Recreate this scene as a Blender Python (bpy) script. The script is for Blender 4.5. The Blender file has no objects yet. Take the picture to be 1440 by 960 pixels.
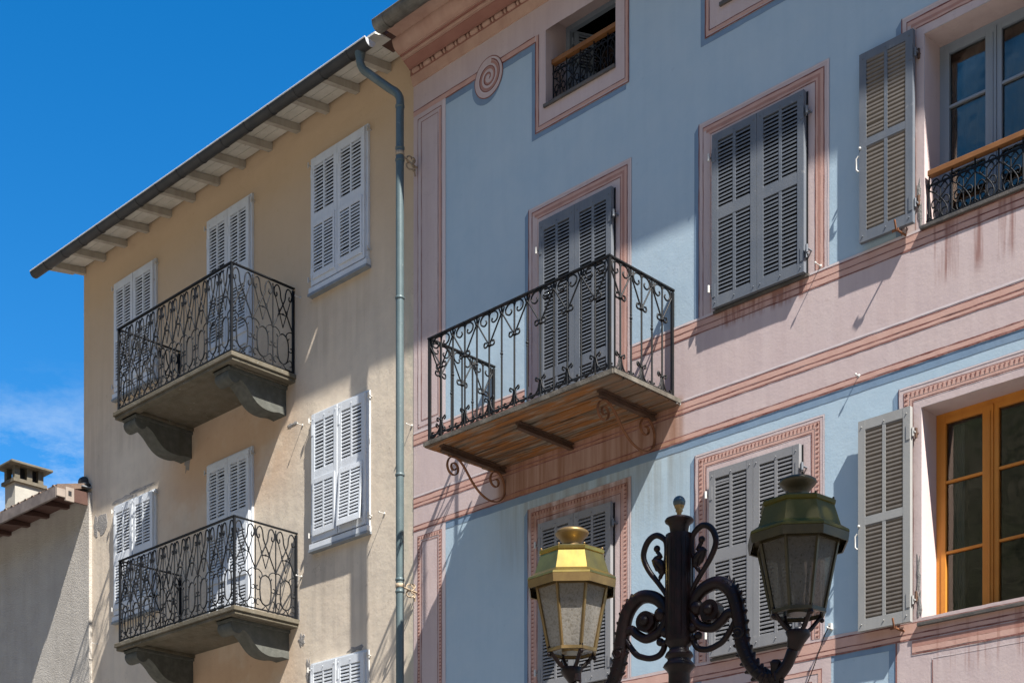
import bpy, math, random
from mathutils import Vector, Matrix, Quaternion
random.seed(11)
PI=math.pi
sc=bpy.context.scene
# ------------------------------------------------------------------ camera
# the facades stand on the plane y=0, +x to the right, the square lies at y<0
cam_d=bpy.data.cameras.new('camera'); cam=bpy.data.objects.new('camera',cam_d); sc.collection.objects.link(cam)
sc.camera=cam
cam.location=(12.418,-11.156,1.6)
cam.rotation_euler=(PI/2,0,math.atan2(.699,.715))
cam_d.sensor_width=36; cam_d.lens=2127/1440*36
cam_d.shift_x=0; cam_d.shift_y=950/1440
cam_d.clip_start=.1; cam_d.clip_end=3000
# ------------------------------------------------------------------ light
SUN=Vector((3.43,-1.0,4.9)).normalized()           # direction to the sun
w=bpy.data.worlds.new('World'); sc.world=w; w.use_nodes=True
nt=w.node_tree; nt.nodes.clear()
def N(nt,t,**k):
    n=nt.nodes.new(t)
    for a,b in k.items():
        if a in n.inputs.keys(): n.inputs[a].default_value=b
        else: setattr(n,a,b)
    return n
out=N(nt,'ShaderNodeOutputWorld'); bg=N(nt,'ShaderNodeBackground'); bg.inputs[1].default_value=.067
sky=N(nt,'ShaderNodeTexSky'); sky.sky_type='NISHITA'; sky.sun_disc=False
sky.sun_elevation=math.asin(SUN.z); sky.sun_rotation=math.atan2(SUN.x,SUN.y)
sky.altitude=600; sky.air_density=1.0; sky.dust_density=.3; sky.ozone_density=2.2
hs=N(nt,'ShaderNodeHueSaturation'); hs.inputs['Saturation'].default_value=1.43; hs.inputs['Value'].default_value=1.12
tc=N(nt,'ShaderNodeTexCoord')
mp=N(nt,'ShaderNodeMapping'); mp.inputs['Scale'].default_value=(5,5,13); mp.inputs['Rotation'].default_value=(0,.5,0)
nz=N(nt,'ShaderNodeTexNoise'); nz.inputs['Scale'].default_value=1.35; nz.inputs['Detail'].default_value=9; nz.inputs['Roughness'].default_value=.68
cr=N(nt,'ShaderNodeValToRGB'); cr.color_ramp.elements[0].position=.44; cr.color_ramp.elements[1].position=.62
sp=N(nt,'ShaderNodeSeparateXYZ')
mr=N(nt,'ShaderNodeMapRange'); mr.inputs['From Min'].default_value=.385; mr.inputs['From Max'].default_value=.31; mr.inputs['To Min'].default_value=0; mr.inputs['To Max'].default_value=.85
mu=N(nt,'ShaderNodeMath',operation='MULTIPLY')
mx=N(nt,'ShaderNodeMixRGB'); mx.inputs[2].default_value=(3.6,4.5,5.6,1)
L=nt.links.new
L(tc.outputs['Generated'],mp.inputs[0]); L(mp.outputs[0],nz.inputs['Vector']); L(nz.outputs[0],cr.inputs[0])
L(tc.outputs['Generated'],sp.inputs[0]); L(sp.outputs['Z'],mr.inputs['Value'])
ny=N(nt,'ShaderNodeMapRange'); ny.inputs['From Min'].default_value=.05; ny.inputs['From Max'].default_value=-.45; ny.inputs['To Min'].default_value=0; ny.inputs['To Max'].default_value=.28
nm=N(nt,'ShaderNodeMath',operation='MAXIMUM'); L(sp.outputs['Y'],ny.inputs['Value']); L(ny.outputs[0],nm.inputs[0]); L(mr.outputs[0],nm.inputs[1])
L(cr.outputs[0],mu.inputs[0]); L(nm.outputs[0],mu.inputs[1]); L(mu.outputs[0],mx.inputs[0])
L(sky.outputs[0],hs.inputs['Color']); L(hs.outputs[0],mx.inputs[1]); L(mx.outputs[0],bg.inputs[0]); L(bg.outputs[0],out.inputs[0])
sd=bpy.data.lights.new('sun','SUN'); sd.energy=5.0; sd.angle=math.radians(.53); sd.color=(1,.955,.89)
so=bpy.data.objects.new('sun',sd); sc.collection.objects.link(so); so.rotation_euler=SUN.to_track_quat('Z','Y').to_euler(); so.location=(20,-20,40)
vs=sc.view_settings; vs.view_transform='Standard'; vs.look='None'; vs.exposure=1.47; vs.gamma=1; vs.use_curve_mapping=False
sc.render.engine='CYCLES'
sc.cycles.max_bounces=8; sc.cycles.transparent_max_bounces=12; sc.cycles.use_denoising=True
sc.cycles.sample_clamp_indirect=6; sc.cycles.caustics_reflective=False; sc.cycles.caustics_refractive=False

# ------------------------------------------------------------------ materials
def mat(name,base,rough=.8,metal=0,spec=.3,blotch=None,streak=None,speck=None,bump=0,bscale=60,bump2=0,extra=None):
    """blotch=(scale,colour,amount) soft patches; streak=(colour,amount) vertical runs; speck=(scale,colour,amount) small marks"""
    m=bpy.data.materials.new(name); m.use_nodes=True; t=m.node_tree; b=t.nodes['Principled BSDF']; K=t.links.new
    b.inputs['Roughness'].default_value=rough; b.inputs['Metallic'].default_value=metal; b.inputs['Specular IOR Level'].default_value=spec
    g=N(t,'ShaderNodeNewGeometry'); pos=g.outputs['Position']
    rgb=N(t,'ShaderNodeRGB'); rgb.outputs[0].default_value=(*base,1); cur=rgb.outputs[0]
    def layer(cur,fac,col,amt):
        mm=N(t,'ShaderNodeMath',operation='MULTIPLY'); mm.inputs[1].default_value=amt; K(fac,mm.inputs[0])
        x=N(t,'ShaderNodeMixRGB'); x.inputs[2].default_value=(*col,1); K(mm.outputs[0],x.inputs[0]); K(cur,x.inputs[1]); return x.outputs[0]
    def noise(scale,vec=(1,1,1),lo=.4,hi=.65,det=5,ro=.6):
        mp=N(t,'ShaderNodeMapping'); mp.inputs['Scale'].default_value=vec; K(pos,mp.inputs[0])
        n=N(t,'ShaderNodeTexNoise'); n.inputs['Scale'].default_value=scale; n.inputs['Detail'].default_value=det; n.inputs['Roughness'].default_value=ro; K(mp.outputs[0],n.inputs['Vector'])
        r=N(t,'ShaderNodeMapRange'); r.inputs['From Min'].default_value=lo; r.inputs['From Max'].default_value=hi; K(n.outputs[0],r.inputs['Value']); return r.outputs[0],n.outputs[0]
    for bl in (blotch or []): cur=layer(cur,noise(bl[0])[0],bl[1],bl[2])
    for st in (streak or []): cur=layer(cur,noise(st[2] if len(st)>2 else 7,(1,1,.07),.45,.68)[0],st[0],st[1])
    for s in (speck or []): cur=layer(cur,noise(s[0],(1,1,1),.66,.72,3)[0],s[1],s[2])
    if extra: cur=extra(t,cur,layer,noise,pos)
    K(cur,b.inputs['Base Color'])
    if bump:
        bp=N(t,'ShaderNodeBump'); bp.inputs['Strength'].default_value=1; bp.inputs['Distance'].default_value=bump
        K(noise(bscale,(1,1,1),0,1,6,.65)[0],bp.inputs['Height']); last=bp
        if bump2:
            b2=N(t,'ShaderNodeBump'); b2.inputs['Distance'].default_value=bump2; K(noise(5,(1,1,1),0,1,3)[0],b2.inputs['Height']); K(bp.outputs[0],b2.inputs['Normal']); last=b2
        K(last.outputs[0],b.inputs['Normal'])
    return m
def zone(t,pos,x0,x1,z0,z1,soft=.12):
    """soft-edged box mask in world x and z (for stains with a place of their own)"""
    s=N(t,'ShaderNodeSeparateXYZ'); t.links.new(pos,s.inputs[0]); prod=None
    for o,a,bb in (('X',x0,x1),('Z',z0,z1)):
        for e,sg in ((a,1),(bb,-1)):
            r=N(t,'ShaderNodeMapRange'); r.interpolation_type='SMOOTHSTEP'
            r.inputs['From Min'].default_value=e-sg*soft; r.inputs['From Max'].default_value=e+sg*soft; t.links.new(s.outputs[o],r.inputs['Value'])
            if prod is None: prod=r.outputs[0]
            else:
                m=N(t,'ShaderNodeMath',operation='MULTIPLY'); t.links.new(prod,m.inputs[0]); t.links.new(r.outputs[0],m.inputs[1]); prod=m.outputs[0]
    return prod
def mul(t,a,b):
    m=N(t,'ShaderNodeMath',operation='MULTIPLY'); t.links.new(a,m.inputs[0]); t.links.new(b,m.inputs[1]); return m.outputs[0]
def cracks(t,cur,layer,noise,pos,col,amt,scale=1.3,wd=.004):
    n=noise(scale,(1,1,1),0,1,6,.62)[1]
    a=N(t,'ShaderNodeMath',operation='SUBTRACT'); a.inputs[1].default_value=.5; t.links.new(n,a.inputs[0])
    c=N(t,'ShaderNodeMath',operation='ABSOLUTE'); t.links.new(a.outputs[0],c.inputs[0])
    r=N(t,'ShaderNodeMapRange'); r.inputs['From Min'].default_value=0; r.inputs['From Max'].default_value=wd; r.inputs['To Min'].default_value=1; r.inputs['To Max'].default_value=0; t.links.new(c.outputs[0],r.inputs['Value'])
    return layer(cur,mul(t,r.outputs[0],noise(.9,(1,1,1),.48,.58,2)[0]),col,amt)
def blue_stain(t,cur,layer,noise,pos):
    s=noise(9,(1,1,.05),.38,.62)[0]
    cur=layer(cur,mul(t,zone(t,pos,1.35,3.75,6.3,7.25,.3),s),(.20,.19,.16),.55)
    return cur
def pink_stain(t,cur,layer,noise,pos):
    cur=cracks(t,cur,layer,noise,pos,(.33,.26,.25),.5,2.1,.003)
    s=noise(10,(1,1,.05),.33,.6)[0]
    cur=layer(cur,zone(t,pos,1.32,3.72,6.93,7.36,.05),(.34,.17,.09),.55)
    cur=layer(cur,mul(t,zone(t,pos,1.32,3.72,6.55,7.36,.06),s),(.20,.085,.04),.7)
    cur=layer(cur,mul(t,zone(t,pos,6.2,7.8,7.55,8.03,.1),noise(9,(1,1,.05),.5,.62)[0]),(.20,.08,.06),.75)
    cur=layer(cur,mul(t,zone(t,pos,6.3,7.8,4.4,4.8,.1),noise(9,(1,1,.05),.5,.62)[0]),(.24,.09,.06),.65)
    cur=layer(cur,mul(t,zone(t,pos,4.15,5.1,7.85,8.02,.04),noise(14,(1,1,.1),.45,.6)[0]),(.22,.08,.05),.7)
    return cur
def yellow_top(t,cur,layer,noise,pos):
    cur=cracks(t,cur,layer,noise,pos,(.26,.21,.165),.6)
    dr=noise(8,(1,1,.05),.44,.62)[0]
    for x0,x1,z0,z1 in ((-1.8,-.7,9.3,10.12),(-1.85,-.68,6.0,7.05),(-6.2,-5.1,9.4,10.15),(-2.3,-1.95,5.6,6.35),(-2.3,-1.95,8.4,9.3),(-7.1,-6.3,6.2,11.4),(-.32,.0,5.0,11.6)):
        cur=layer(cur,mul(t,zone(t,pos,x0,x1,z0,z1,.22),dr),(.30,.255,.205),.32)
    cur=layer(cur,mul(t,zone(t,pos,-.30,.02,4,10.5,.06),noise(5,(1,1,.3),.42,.6)[0]),(.43,.42,.33),.55)
    # under the overhang the ochre limewash has kept its colour, lower down it is weathered to grey beige
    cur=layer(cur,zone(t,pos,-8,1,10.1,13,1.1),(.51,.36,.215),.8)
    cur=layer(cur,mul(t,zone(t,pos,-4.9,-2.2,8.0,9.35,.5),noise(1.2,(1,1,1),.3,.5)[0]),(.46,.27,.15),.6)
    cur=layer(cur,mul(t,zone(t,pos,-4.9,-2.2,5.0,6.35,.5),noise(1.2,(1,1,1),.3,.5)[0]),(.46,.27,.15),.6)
    return cur
M={}
M['blue']=mat('blue_limewash',(.355,.465,.54),.9,blotch=[(.6,(.43,.515,.565),.6),(2.5,(.31,.43,.52),.4),(9,(.41,.50,.56),.3)],streak=[((.40,.51,.58),.25),((.30,.40,.49),.18,12)],speck=[(14,(.28,.36,.42),.35)],bump=.0012,bscale=45,bump2=.0022,extra=blue_stain)
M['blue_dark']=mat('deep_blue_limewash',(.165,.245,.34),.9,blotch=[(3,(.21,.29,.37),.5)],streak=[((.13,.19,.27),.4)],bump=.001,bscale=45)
M['pink']=mat('pink_limewash',(.505,.40,.38),.9,blotch=[(.9,(.55,.46,.43),.5),(4,(.45,.36,.36),.4)],streak=[((.56,.46,.44),.3),((.42,.32,.31),.35,12)],speck=[(13,(.40,.30,.29),.35)],bump=.0012,bscale=45,bump2=.0022,extra=pink_stain)
M['pale']=mat('pale_pink_limewash',(.58,.50,.49),.9,streak=[((.46,.38,.38),.4)],bump=.001,extra=pink_stain)
M['salmon']=mat('salmon_limewash',(.53,.33,.27),.9,blotch=[(5,(.48,.29,.24),.5)],streak=[((.44,.25,.20),.5)],bump=.001,extra=pink_stain)
M['salmon_mid']=mat('brick_salmon_limewash',(.40,.215,.17),.9,blotch=[(5,(.36,.19,.15),.5)],streak=[((.30,.15,.12),.4)],bump=.001,extra=pink_stain)
M['line']=mat('oxide_red_line_paint',(.16,.055,.045),.9,blotch=[(6,(.36,.20,.17),.55)],streak=[((.34,.18,.15),.5,14)],bump=.003)
M['cornice']=mat('salmon_cornice_plaster',(.44,.28,.21),.85,blotch=[(3,(.50,.35,.27),.5),(.8,(.34,.20,.15),.5)],streak=[((.33,.19,.145),.5)],bump=.003,bump2=.01)
M['cornice_dk']=mat('brown_red_cornice_plaster',(.26,.12,.09),.85,blotch=[(3,(.32,.16,.12),.5)],bump=.003)
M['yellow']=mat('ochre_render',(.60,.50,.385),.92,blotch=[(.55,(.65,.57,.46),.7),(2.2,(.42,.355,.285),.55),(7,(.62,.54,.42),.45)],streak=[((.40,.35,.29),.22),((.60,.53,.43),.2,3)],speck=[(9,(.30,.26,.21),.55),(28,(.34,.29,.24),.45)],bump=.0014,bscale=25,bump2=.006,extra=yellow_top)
M['mortar']=mat('bare_grey_mortar',(.21,.20,.19),.95,blotch=[(12,(.28,.26,.24),.6)],bump=.01,bscale=50)
M['render']=mat('rough_cast_render',(.36,.33,.29),.95,blotch=[(.7,(.33,.305,.27),.6),(3,(.46,.43,.38),.4)],streak=[((.30,.28,.25),.4),((.47,.45,.41),.3,3)],speck=[(45,(.22,.205,.18),.7)],bump=.012,bscale=42,bump2=.008)
M['pale_render']=mat('cream_chimney_render',(.36,.34,.29),.9,blotch=[(4,(.28,.26,.22),.6)],bump=.004)
M['concrete']=mat('balcony_concrete',(.12,.10,.07),.9,blotch=[(2,(.06,.052,.032),.75),(9,(.16,.145,.115),.5)],streak=[((.11,.105,.08),.4)],speck=[(20,(.32,.31,.28),.4)],bump=.006,bscale=35)
M['corbel']=mat('grey_painted_corbel',(.075,.078,.07),.85,blotch=[(4,(.07,.072,.06),.6),(14,(.15,.15,.13),.4)],streak=[((.055,.055,.045),.5)],bump=.004,bscale=30)
M['white_sh']=mat('pale_grey_blue_shutter_paint',(.60,.63,.66),.6,blotch=[(5,(.50,.54,.58),.55),(1.1,(.55,.57,.58),.5)],speck=[(18,(.36,.33,.29),.6),(50,(.30,.27,.23),.45)],streak=[((.50,.51,.52),.4)],bump=.001,bscale=70)
M['grey_sh']=mat('grey_shutter_paint',(.115,.13,.152),.55,blotch=[(5,(.15,.16,.175),.55)],streak=[((.19,.195,.20),.35)],speck=[(16,(.26,.26,.255),.5)],bump=.001,bscale=70)
M['lit_grey_sh']=mat('sunlit_grey_shutter_paint',(.195,.195,.20),.6,blotch=[(5,(.23,.23,.23),.5)],streak=[((.27,.265,.26),.3)],speck=[(16,(.34,.33,.32),.4)],bump=.001,bscale=70)  # lower-row copy of the grey shutter paint, lightened to look sunlit
M['lit_beige_sh']=mat('sunlit_grey_beige_shutter_paint',(.27,.27,.26),.6,blotch=[(5,(.32,.31,.29),.5)],streak=[((.20,.20,.19),.35)],bump=.001,bscale=70)  # lower open shutter: the same paint with sunlight mixed into its tone
M['slat_br']=mat('brown_grey_louvre_paint',(.17,.15,.13),.7,blotch=[(5,(.13,.115,.10),.6)],streak=[((.22,.20,.18),.4)])
M['iron']=mat('black_wrought_iron',(.004,.005,.007),.6,.0,.22,blotch=[(14,(.010,.010,.011),.5)])
M['iron_grey']=mat('worn_dark_iron',(.006,.0075,.009),.55,.0,.25,blotch=[(18,(.02,.014,.010),.4)])
M['edge_wood']=mat('weathered_edge_wood',(.075,.065,.052),.85,blotch=[(8,(.20,.18,.15),.6)],bump=.003)
M['rust']=mat('rusty_iron',(.15,.06,.028),.8,.1,.3,blotch=[(16,(.25,.11,.05),.6)],bump=.002)
M['rust_dk']=mat('dark_rusty_beam',(.075,.042,.028),.85,blotch=[(10,(.13,.07,.04),.6)],bump=.004)
def planks(t,cur,layer,noise,pos):
    cur=layer(cur,noise(2.2,(.7,3,1),.40,.52,7)[0],(.27,.10,.022),.95)
    cur=layer(cur,noise(4,(.6,5,1),.50,.60,8,.7)[0],(.27,.22,.17),.75)
    cur=layer(cur,noise(3,(.5,9,1),.48,.62,6)[0],(.055,.036,.024),.85)
    return layer(cur,zone(t,pos,3.42,3.9,7.0,7.5,.10),(.15,.115,.085),.6)
M['planks']=mat('weathered_peeling_boards',(.17,.125,.085),.85,bump=.006,bscale=30,extra=planks)
M['eave']=mat('whitewashed_eave_boards',(.60,.585,.53),.85,blotch=[(4,(.46,.45,.40),.6)],speck=[(12,(.25,.23,.2),.7)],bump=.002)
M['rafter']=mat('grey_timber_rafter',(.40,.37,.315),.85,streak=[((.25,.22,.18),.5)],blotch=[(6,(.40,.37,.31),.5)],bump=.003)
M['gutter']=mat('dark_zinc_gutter',(.030,.032,.034),.55,.2,.35,blotch=[(6,(.05,.05,.048),.6)],bump=.001)
M['gutter_old']=mat('old_stained_gutter',(.10,.10,.09),.6,.3,.4,blotch=[(7,(.26,.25,.22),.7),(3,(.08,.06,.04),.5)],bump=.002)
M['zinc']=mat('bright_zinc_end_cap',(.60,.62,.64),.4,.3,.5,blotch=[(9,(.45,.47,.5),.5)])
M['pipe']=mat('grey_green_downpipe_paint',(.075,.105,.11),.42,.1,.4,blotch=[(7,(.10,.14,.145),.5)],streak=[((.16,.19,.19),.4)],speck=[(30,(.26,.27,.25),.4)],bump=.001)
M['pipe_shaded']=mat('shaded_downpipe_paint',(.045,.075,.10),.42,.1,.5,blotch=[(10,(.08,.17,.25),.6)],bump=.001)  # unused copy of the downpipe paint, darkened to its shaded tone
M['collar']=mat('dark_pipe_collar',(.03,.04,.045),.45,.2,.5)
M['tile']=mat('clay_roof_tile',(.17,.115,.085),.9,blotch=[(6,(.11,.085,.07),.7)],bump=.01)
M['fascia']=mat('brown_painted_fascia',(.12,.10,.09),.7,blotch=[(5,(.25,.21,.19),.5)],bump=.002)
M['rafter_pale']=mat('pale_bare_timber',(.27,.225,.19),.8,blotch=[(9,(.20,.165,.14),.6)])
M['dkwood']=mat('dark_brown_timber',(.07,.035,.028),.7,blotch=[(5,(.10,.055,.04),.5)],bump=.002)
M['dark']=mat('dark_room_interior',(.02,.02,.022),.9)
M['white']=mat('white_porcelain',(.50,.49,.46),.4,blotch=[(20,(.5,.48,.44),.5)])
M['handrail']=mat('orange_varnished_handrail',(.21,.09,.03),.6,streak=[((.14,.058,.02),.5)],blotch=[(8,(.28,.125,.045),.4)],bump=.001)
M['orange']=mat('orange_varnished_window_wood',(.56,.22,.035),.45,blotch=[(6,(.48,.17,.025),.5)],streak=[((.42,.14,.02),.4,14)],bump=.001)
M['greyframe']=mat('slate_grey_window_paint',(.22,.26,.30),.5,blotch=[(5,(.25,.28,.32),.4)])
M['sill']=mat('slate_sill',(.075,.07,.065),.6,blotch=[(8,(.14,.12,.10),.6)],bump=.003)
M['curtain']=mat('white_net_curtain',(.62,.60,.60),.9)
M['post']=mat('dark_oxblood_cast_iron',(.007,.0035,.003),.42,.0,.22,blotch=[(22,(.022,.007,.006),.6)],bump=.0002,bscale=120)
M['brass']=mat('tarnished_brass',(.38,.27,.07),.30,.92,.5,blotch=[(9,(.22,.15,.045),.65)],streak=[((.26,.20,.08),.5,20)],bump=.0001,bscale=90)
M['brass_dk']=mat('brown_aged_brass',(.22,.145,.055),.42,.6,.5,blotch=[(16,(.15,.09,.04),.6)],bump=.0001,bscale=90)
M['green']=mat('dark_green_lantern_paint',(.070,.060,.008),.5,.0,.2,blotch=[(14,(.085,.066,.010),.55)],bump=.0001,bscale=90)
M['frame_dk']=mat('dark_bronze_lantern_frame',(.045,.036,.018),.4,.4,.5,blotch=[(18,(.08,.06,.025),.5)])
M['ball']=mat('blue_grey_finial_paint',(.055,.075,.08),.35,.2,.4)
M['ground']=mat('stone_paving',(.185,.17,.155),.85,blotch=[(.5,(.15,.14,.125),.5),(5,(.21,.195,.175),.4)],bump=.01)
M['bark']=mat('pale_tree_bark',(.22,.19,.15),.9,blotch=[(3,(.33,.30,.24),.6)],bump=.01)
M['leaf']=mat('green_leaf',(.055,.10,.025),.6)
M['leaf_lt']=mat('light_green_leaf',(.09,.14,.035),.6)
M['hill']=mat('wooded_hillside',(.045,.07,.03),.95,blotch=[(.035,(.15,.14,.12),.8),(.12,(.02,.035,.015),.8),(.35,(.16,.16,.12),.5)],bump=3,bscale=.3)
def glass(name,tint,amount,rough=.02):
    m=bpy.data.materials.new(name); m.use_nodes=True; t=m.node_tree; t.nodes.remove(t.nodes['Principled BSDF']); o=t.nodes['Material Output']
    f=N(t,'ShaderNodeFresnel'); f.inputs[0].default_value=1.52
    ma=N(t,'ShaderNodeMath',operation='MULTIPLY_ADD'); ma.inputs[1].default_value=1.05; ma.inputs[2].default_value=amount
    tr=N(t,'ShaderNodeBsdfTransparent'); tr.inputs[0].default_value=(*tint,1)
    gl=N(t,'ShaderNodeBsdfGlossy'); gl.inputs['Roughness'].default_value=rough; gl.inputs[0].default_value=(1,.86,.74,1)
    g=N(t,'ShaderNodeNewGeometry'); n=N(t,'ShaderNodeTexNoise'); n.inputs['Scale'].default_value=3; b=N(t,'ShaderNodeBump'); b.inputs['Distance'].default_value=.003
    x=N(t,'ShaderNodeMixShader'); K=t.links.new
    K(g.outputs['Position'],n.inputs['Vector']); K(n.outputs[0],b.inputs['Height']); K(b.outputs[0],gl.inputs['Normal'])
    K(f.outputs[0],ma.inputs[0]); K(ma.outputs[0],x.inputs[0]); K(tr.outputs[0],x.inputs[1]); K(gl.outputs[0],x.inputs[2]); K(x.outputs[0],o.inputs[0])
    return m
M['glass']=glass('window_glass',(.55,.6,.6),.02)
def frosted(k=1):
    m=bpy.data.materials.new('dusty_frosted_glass'); m.use_nodes=True; t=m.node_tree; b=t.nodes['Principled BSDF']; o=t.nodes['Material Output']; K=t.links.new
    g=N(t,'ShaderNodeNewGeometry'); n=N(t,'ShaderNodeTexNoise'); n.inputs['Scale'].default_value=75; n.inputs['Detail'].default_value=8; n.inputs['Roughness'].default_value=.7
    K(g.outputs['Position'],n.inputs['Vector'])
    r=N(t,'ShaderNodeValToRGB'); r.color_ramp.elements[0].position=.36; r.color_ramp.elements[0].color=(.15*k,.13*k,.10*k,1); r.color_ramp.elements[1].position=.52; r.color_ramp.elements[1].color=(.24*k,.22*k,.19*k,1)
    K(n.outputs[0],r.inputs[0]); K(r.outputs[0],b.inputs['Base Color']); b.inputs['Roughness'].default_value=.35
    bp=N(t,'ShaderNodeBump'); bp.inputs['Distance'].default_value=.004; K(n.outputs[0],bp.inputs['Height']); K(bp.outputs[0],b.inputs['Normal'])
    tl=N(t,'ShaderNodeBsdfTranslucent'); K(r.outputs[0],tl.inputs[0])
    tr=N(t,'ShaderNodeBsdfTransparent'); tr.inputs[0].default_value=(.8,.8,.75,1)
    a=N(t,'ShaderNodeMixShader'); a.inputs[0].default_value=.5; K(b.outputs[0],a.inputs[1]); K(tl.outputs[0],a.inputs[2])
    c=N(t,'ShaderNodeMixShader'); c.inputs[0].default_value=.30; K(a.outputs[0],c.inputs[1]); K(tr.outputs[0],c.inputs[2]); K(c.outputs[0],o.inputs[0])
    return m
M['frost']=frosted(.7); M['frost_lit']=frosted(1.9)  # one glass in two tones: right lantern's shade and left one's sunlight painted in

# ------------------------------------------------------------------ mesh helpers
WORLD={}
def wl(o): return WORLD.get(o.name,Vector((0,0,0))) if o else Vector((0,0,0))
def link(o,parent,loc):
    sc.collection.objects.link(o)
    o.location=Vector(loc)-wl(parent)
    if parent: o.parent=parent
    WORLD[o.name]=Vector(loc); return o
def thing(name,label,cat,loc,group=None):
    o=bpy.data.objects.new(name,None); o.empty_display_size=.3; link(o,None,loc); tag(o,label,cat,group); return o
def tag(o,label=None,cat=None,group=None,kind=None):
    if label: o['label']=label
    if cat: o['category']=cat
    if group: o['group']=group
    if kind: o['kind']=kind
    return o
class MB:
    def __init__(s): s.v=[]; s.f=[]; s.m=[]; s.s=[]; s.mats=[]
    def mi(s,m):
        if m not in s.mats: s.mats.append(m)
        return s.mats.index(m)
    def add(s,vs,fs,m,smooth=False):
        b=len(s.v); s.v+= [tuple(v) for v in vs]; k=s.mi(m)
        for f in fs: s.f.append([b+i for i in f]); s.m.append(k); s.s.append(smooth)
    def box(s,x0,x1,y0,y1,z0,z1,m):
        vs=[(x0,y0,z0),(x1,y0,z0),(x1,y1,z0),(x0,y1,z0),(x0,y0,z1),(x1,y0,z1),(x1,y1,z1),(x0,y1,z1)]
        s.add(vs,[(0,3,2,1),(4,5,6,7),(0,1,5,4),(1,2,6,5),(2,3,7,6),(3,0,4,7)],m)
    def hexa(s,vs,m): s.add(vs,[(0,3,2,1),(4,5,6,7),(0,1,5,4),(1,2,6,5),(2,3,7,6),(3,0,4,7)],m)
    def prism(s,pts,ax,a,b,m,smooth=False):
        """polygon pts extruded from a to b along axis ax ('x': pts=(y,z); 'y': (x,z); 'z': (x,y))"""
        def P(p,t): return {'x':(t,p[0],p[1]),'y':(p[0],t,p[1]),'z':(p[0],p[1],t)}[ax]
        n=len(pts); vs=[P(p,a) for p in pts]+[P(p,b) for p in pts]
        s.add(vs,[(i,(i+1)%n,n+(i+1)%n,n+i) for i in range(n)],m,smooth)
        s.add(vs,[tuple(range(n))[::-1],tuple(range(n,2*n))],m)
    def tube(s,pts,r,m,n=6,cap=True,flat=None):
        """sweep; r a number or a list; flat=(a,b) scales for a flattened bar"""
        pts=[Vector(p) for p in pts]
        q=[pts[0]]
        for p in pts[1:]:
            if (p-q[-1]).length>1e-5: q.append(p)
        pts=q
        if len(pts)<2: return
        rs=r if isinstance(r,(list,tuple)) else [r]*len(pts)
        if len(rs)!=len(pts): rs=[rs[min(len(rs)-1,int(i*len(rs)/len(pts)))] for i in range(len(pts))]
        vs=[];up=None
        for i,p in enumerate(pts):
            d=(pts[min(i+1,len(pts)-1)]-pts[max(i-1,0)]).normalized()
            if up is None:
                up=Vector((0,0,1)) if abs(d.z)<.9 else Vector((1,0,0))
            up=(up-d*up.dot(d)); 
            if up.length<1e-4: up=d.orthogonal()
            up.normalize(); sd=d.cross(up)
            for k in range(n):
                a=2*PI*k/n+PI/n
                vs.append(p+up*math.cos(a)*rs[i]+sd*math.sin(a)*rs[i])
        fs=[(i*n+k,i*n+(k+1)%n,(i+1)*n+(k+1)%n,(i+1)*n+k) for i in range(len(pts)-1) for k in range(n)]
        s.add(vs,fs,m,n>4)
        if cap: s.add(vs,[tuple(range(n))[::-1],tuple(range((len(pts)-1)*n,len(pts)*n))],m)
    def lathe(s,prof,c,m,n=24,rot=0,smooth=True,caps=True,wob=0):
        """prof [(r,z)] around vertical axis through c"""
        vs=[]
        for r,z in prof:
            for k in range(n):
                a=2*PI*k/n+rot; vs.append((c[0]+r*math.cos(a),c[1]+r*math.sin(a),c[2]+z))
        fs=[(i*n+k,i*n+(k+1)%n,(i+1)*n+(k+1)%n,(i+1)*n+k) for i in range(len(prof)-1) for k in range(n)]
        s.add(vs,fs,m,smooth)
        if caps: s.add(vs,[tuple(range(n))[::-1],tuple(range((len(prof)-1)*n,len(prof)*n))],m)
    def ball(s,c,r,m,n=10,h=8,sq=(1,1,1)):
        prof=[(max(1e-4,math.sin(PI*i/h)),-math.cos(PI*i/h)) for i in range(h+1)]
        vs=[(c[0]+p[0]*r*math.cos(2*PI*k/n)*sq[0],c[1]+p[0]*r*math.sin(2*PI*k/n)*sq[1],c[2]+p[1]*r*sq[2]) for p in prof for k in range(n)]
        s.add(vs,[(i*n+k,i*n+(k+1)%n,(i+1)*n+(k+1)%n,(i+1)*n+k) for i in range(h) for k in range(n)],m,True)
    def build(s,name,parent=None,loc=None,bevel=0,world=True):
        """vertices are in world space (world=True) or already local; loc is the world position of the origin"""
        if loc is None:
            loc=wl(parent) if parent else (0,0,0)
        me=bpy.data.meshes.new(name); L0=Vector(loc)
        vs=[tuple(Vector(v)-L0) for v in s.v] if world else s.v
        me.from_pydata(vs,[],s.f)
        for m in s.mats: me.materials.append(M[m])
        me.polygons.foreach_set('material_index',s.m); me.polygons.foreach_set('use_smooth',s.s); me.update()
        o=bpy.data.objects.new(name,me); link(o,parent,loc)
        if bevel:
            b=o.modifiers.new('bevel','BEVEL'); b.width=bevel; b.segments=2; b.limit_method='ANGLE'; b.angle_limit=math.radians(40)
        return o
def copy_part(o,parent,loc):
    c=o.copy(); link(c,parent,loc); return c
def arc(cx,cz,r0,r1,a0,a1,n=10):
    """spiral arc in degrees, list of (x,z)"""
    return [(cx+(r0+(r1-r0)*i/n)*math.cos(math.radians(a0+(a1-a0)*i/n)),cz+(r0+(r1-r0)*i/n)*math.sin(math.radians(a0+(a1-a0)*i/n))) for i in range(n+1)]
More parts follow.
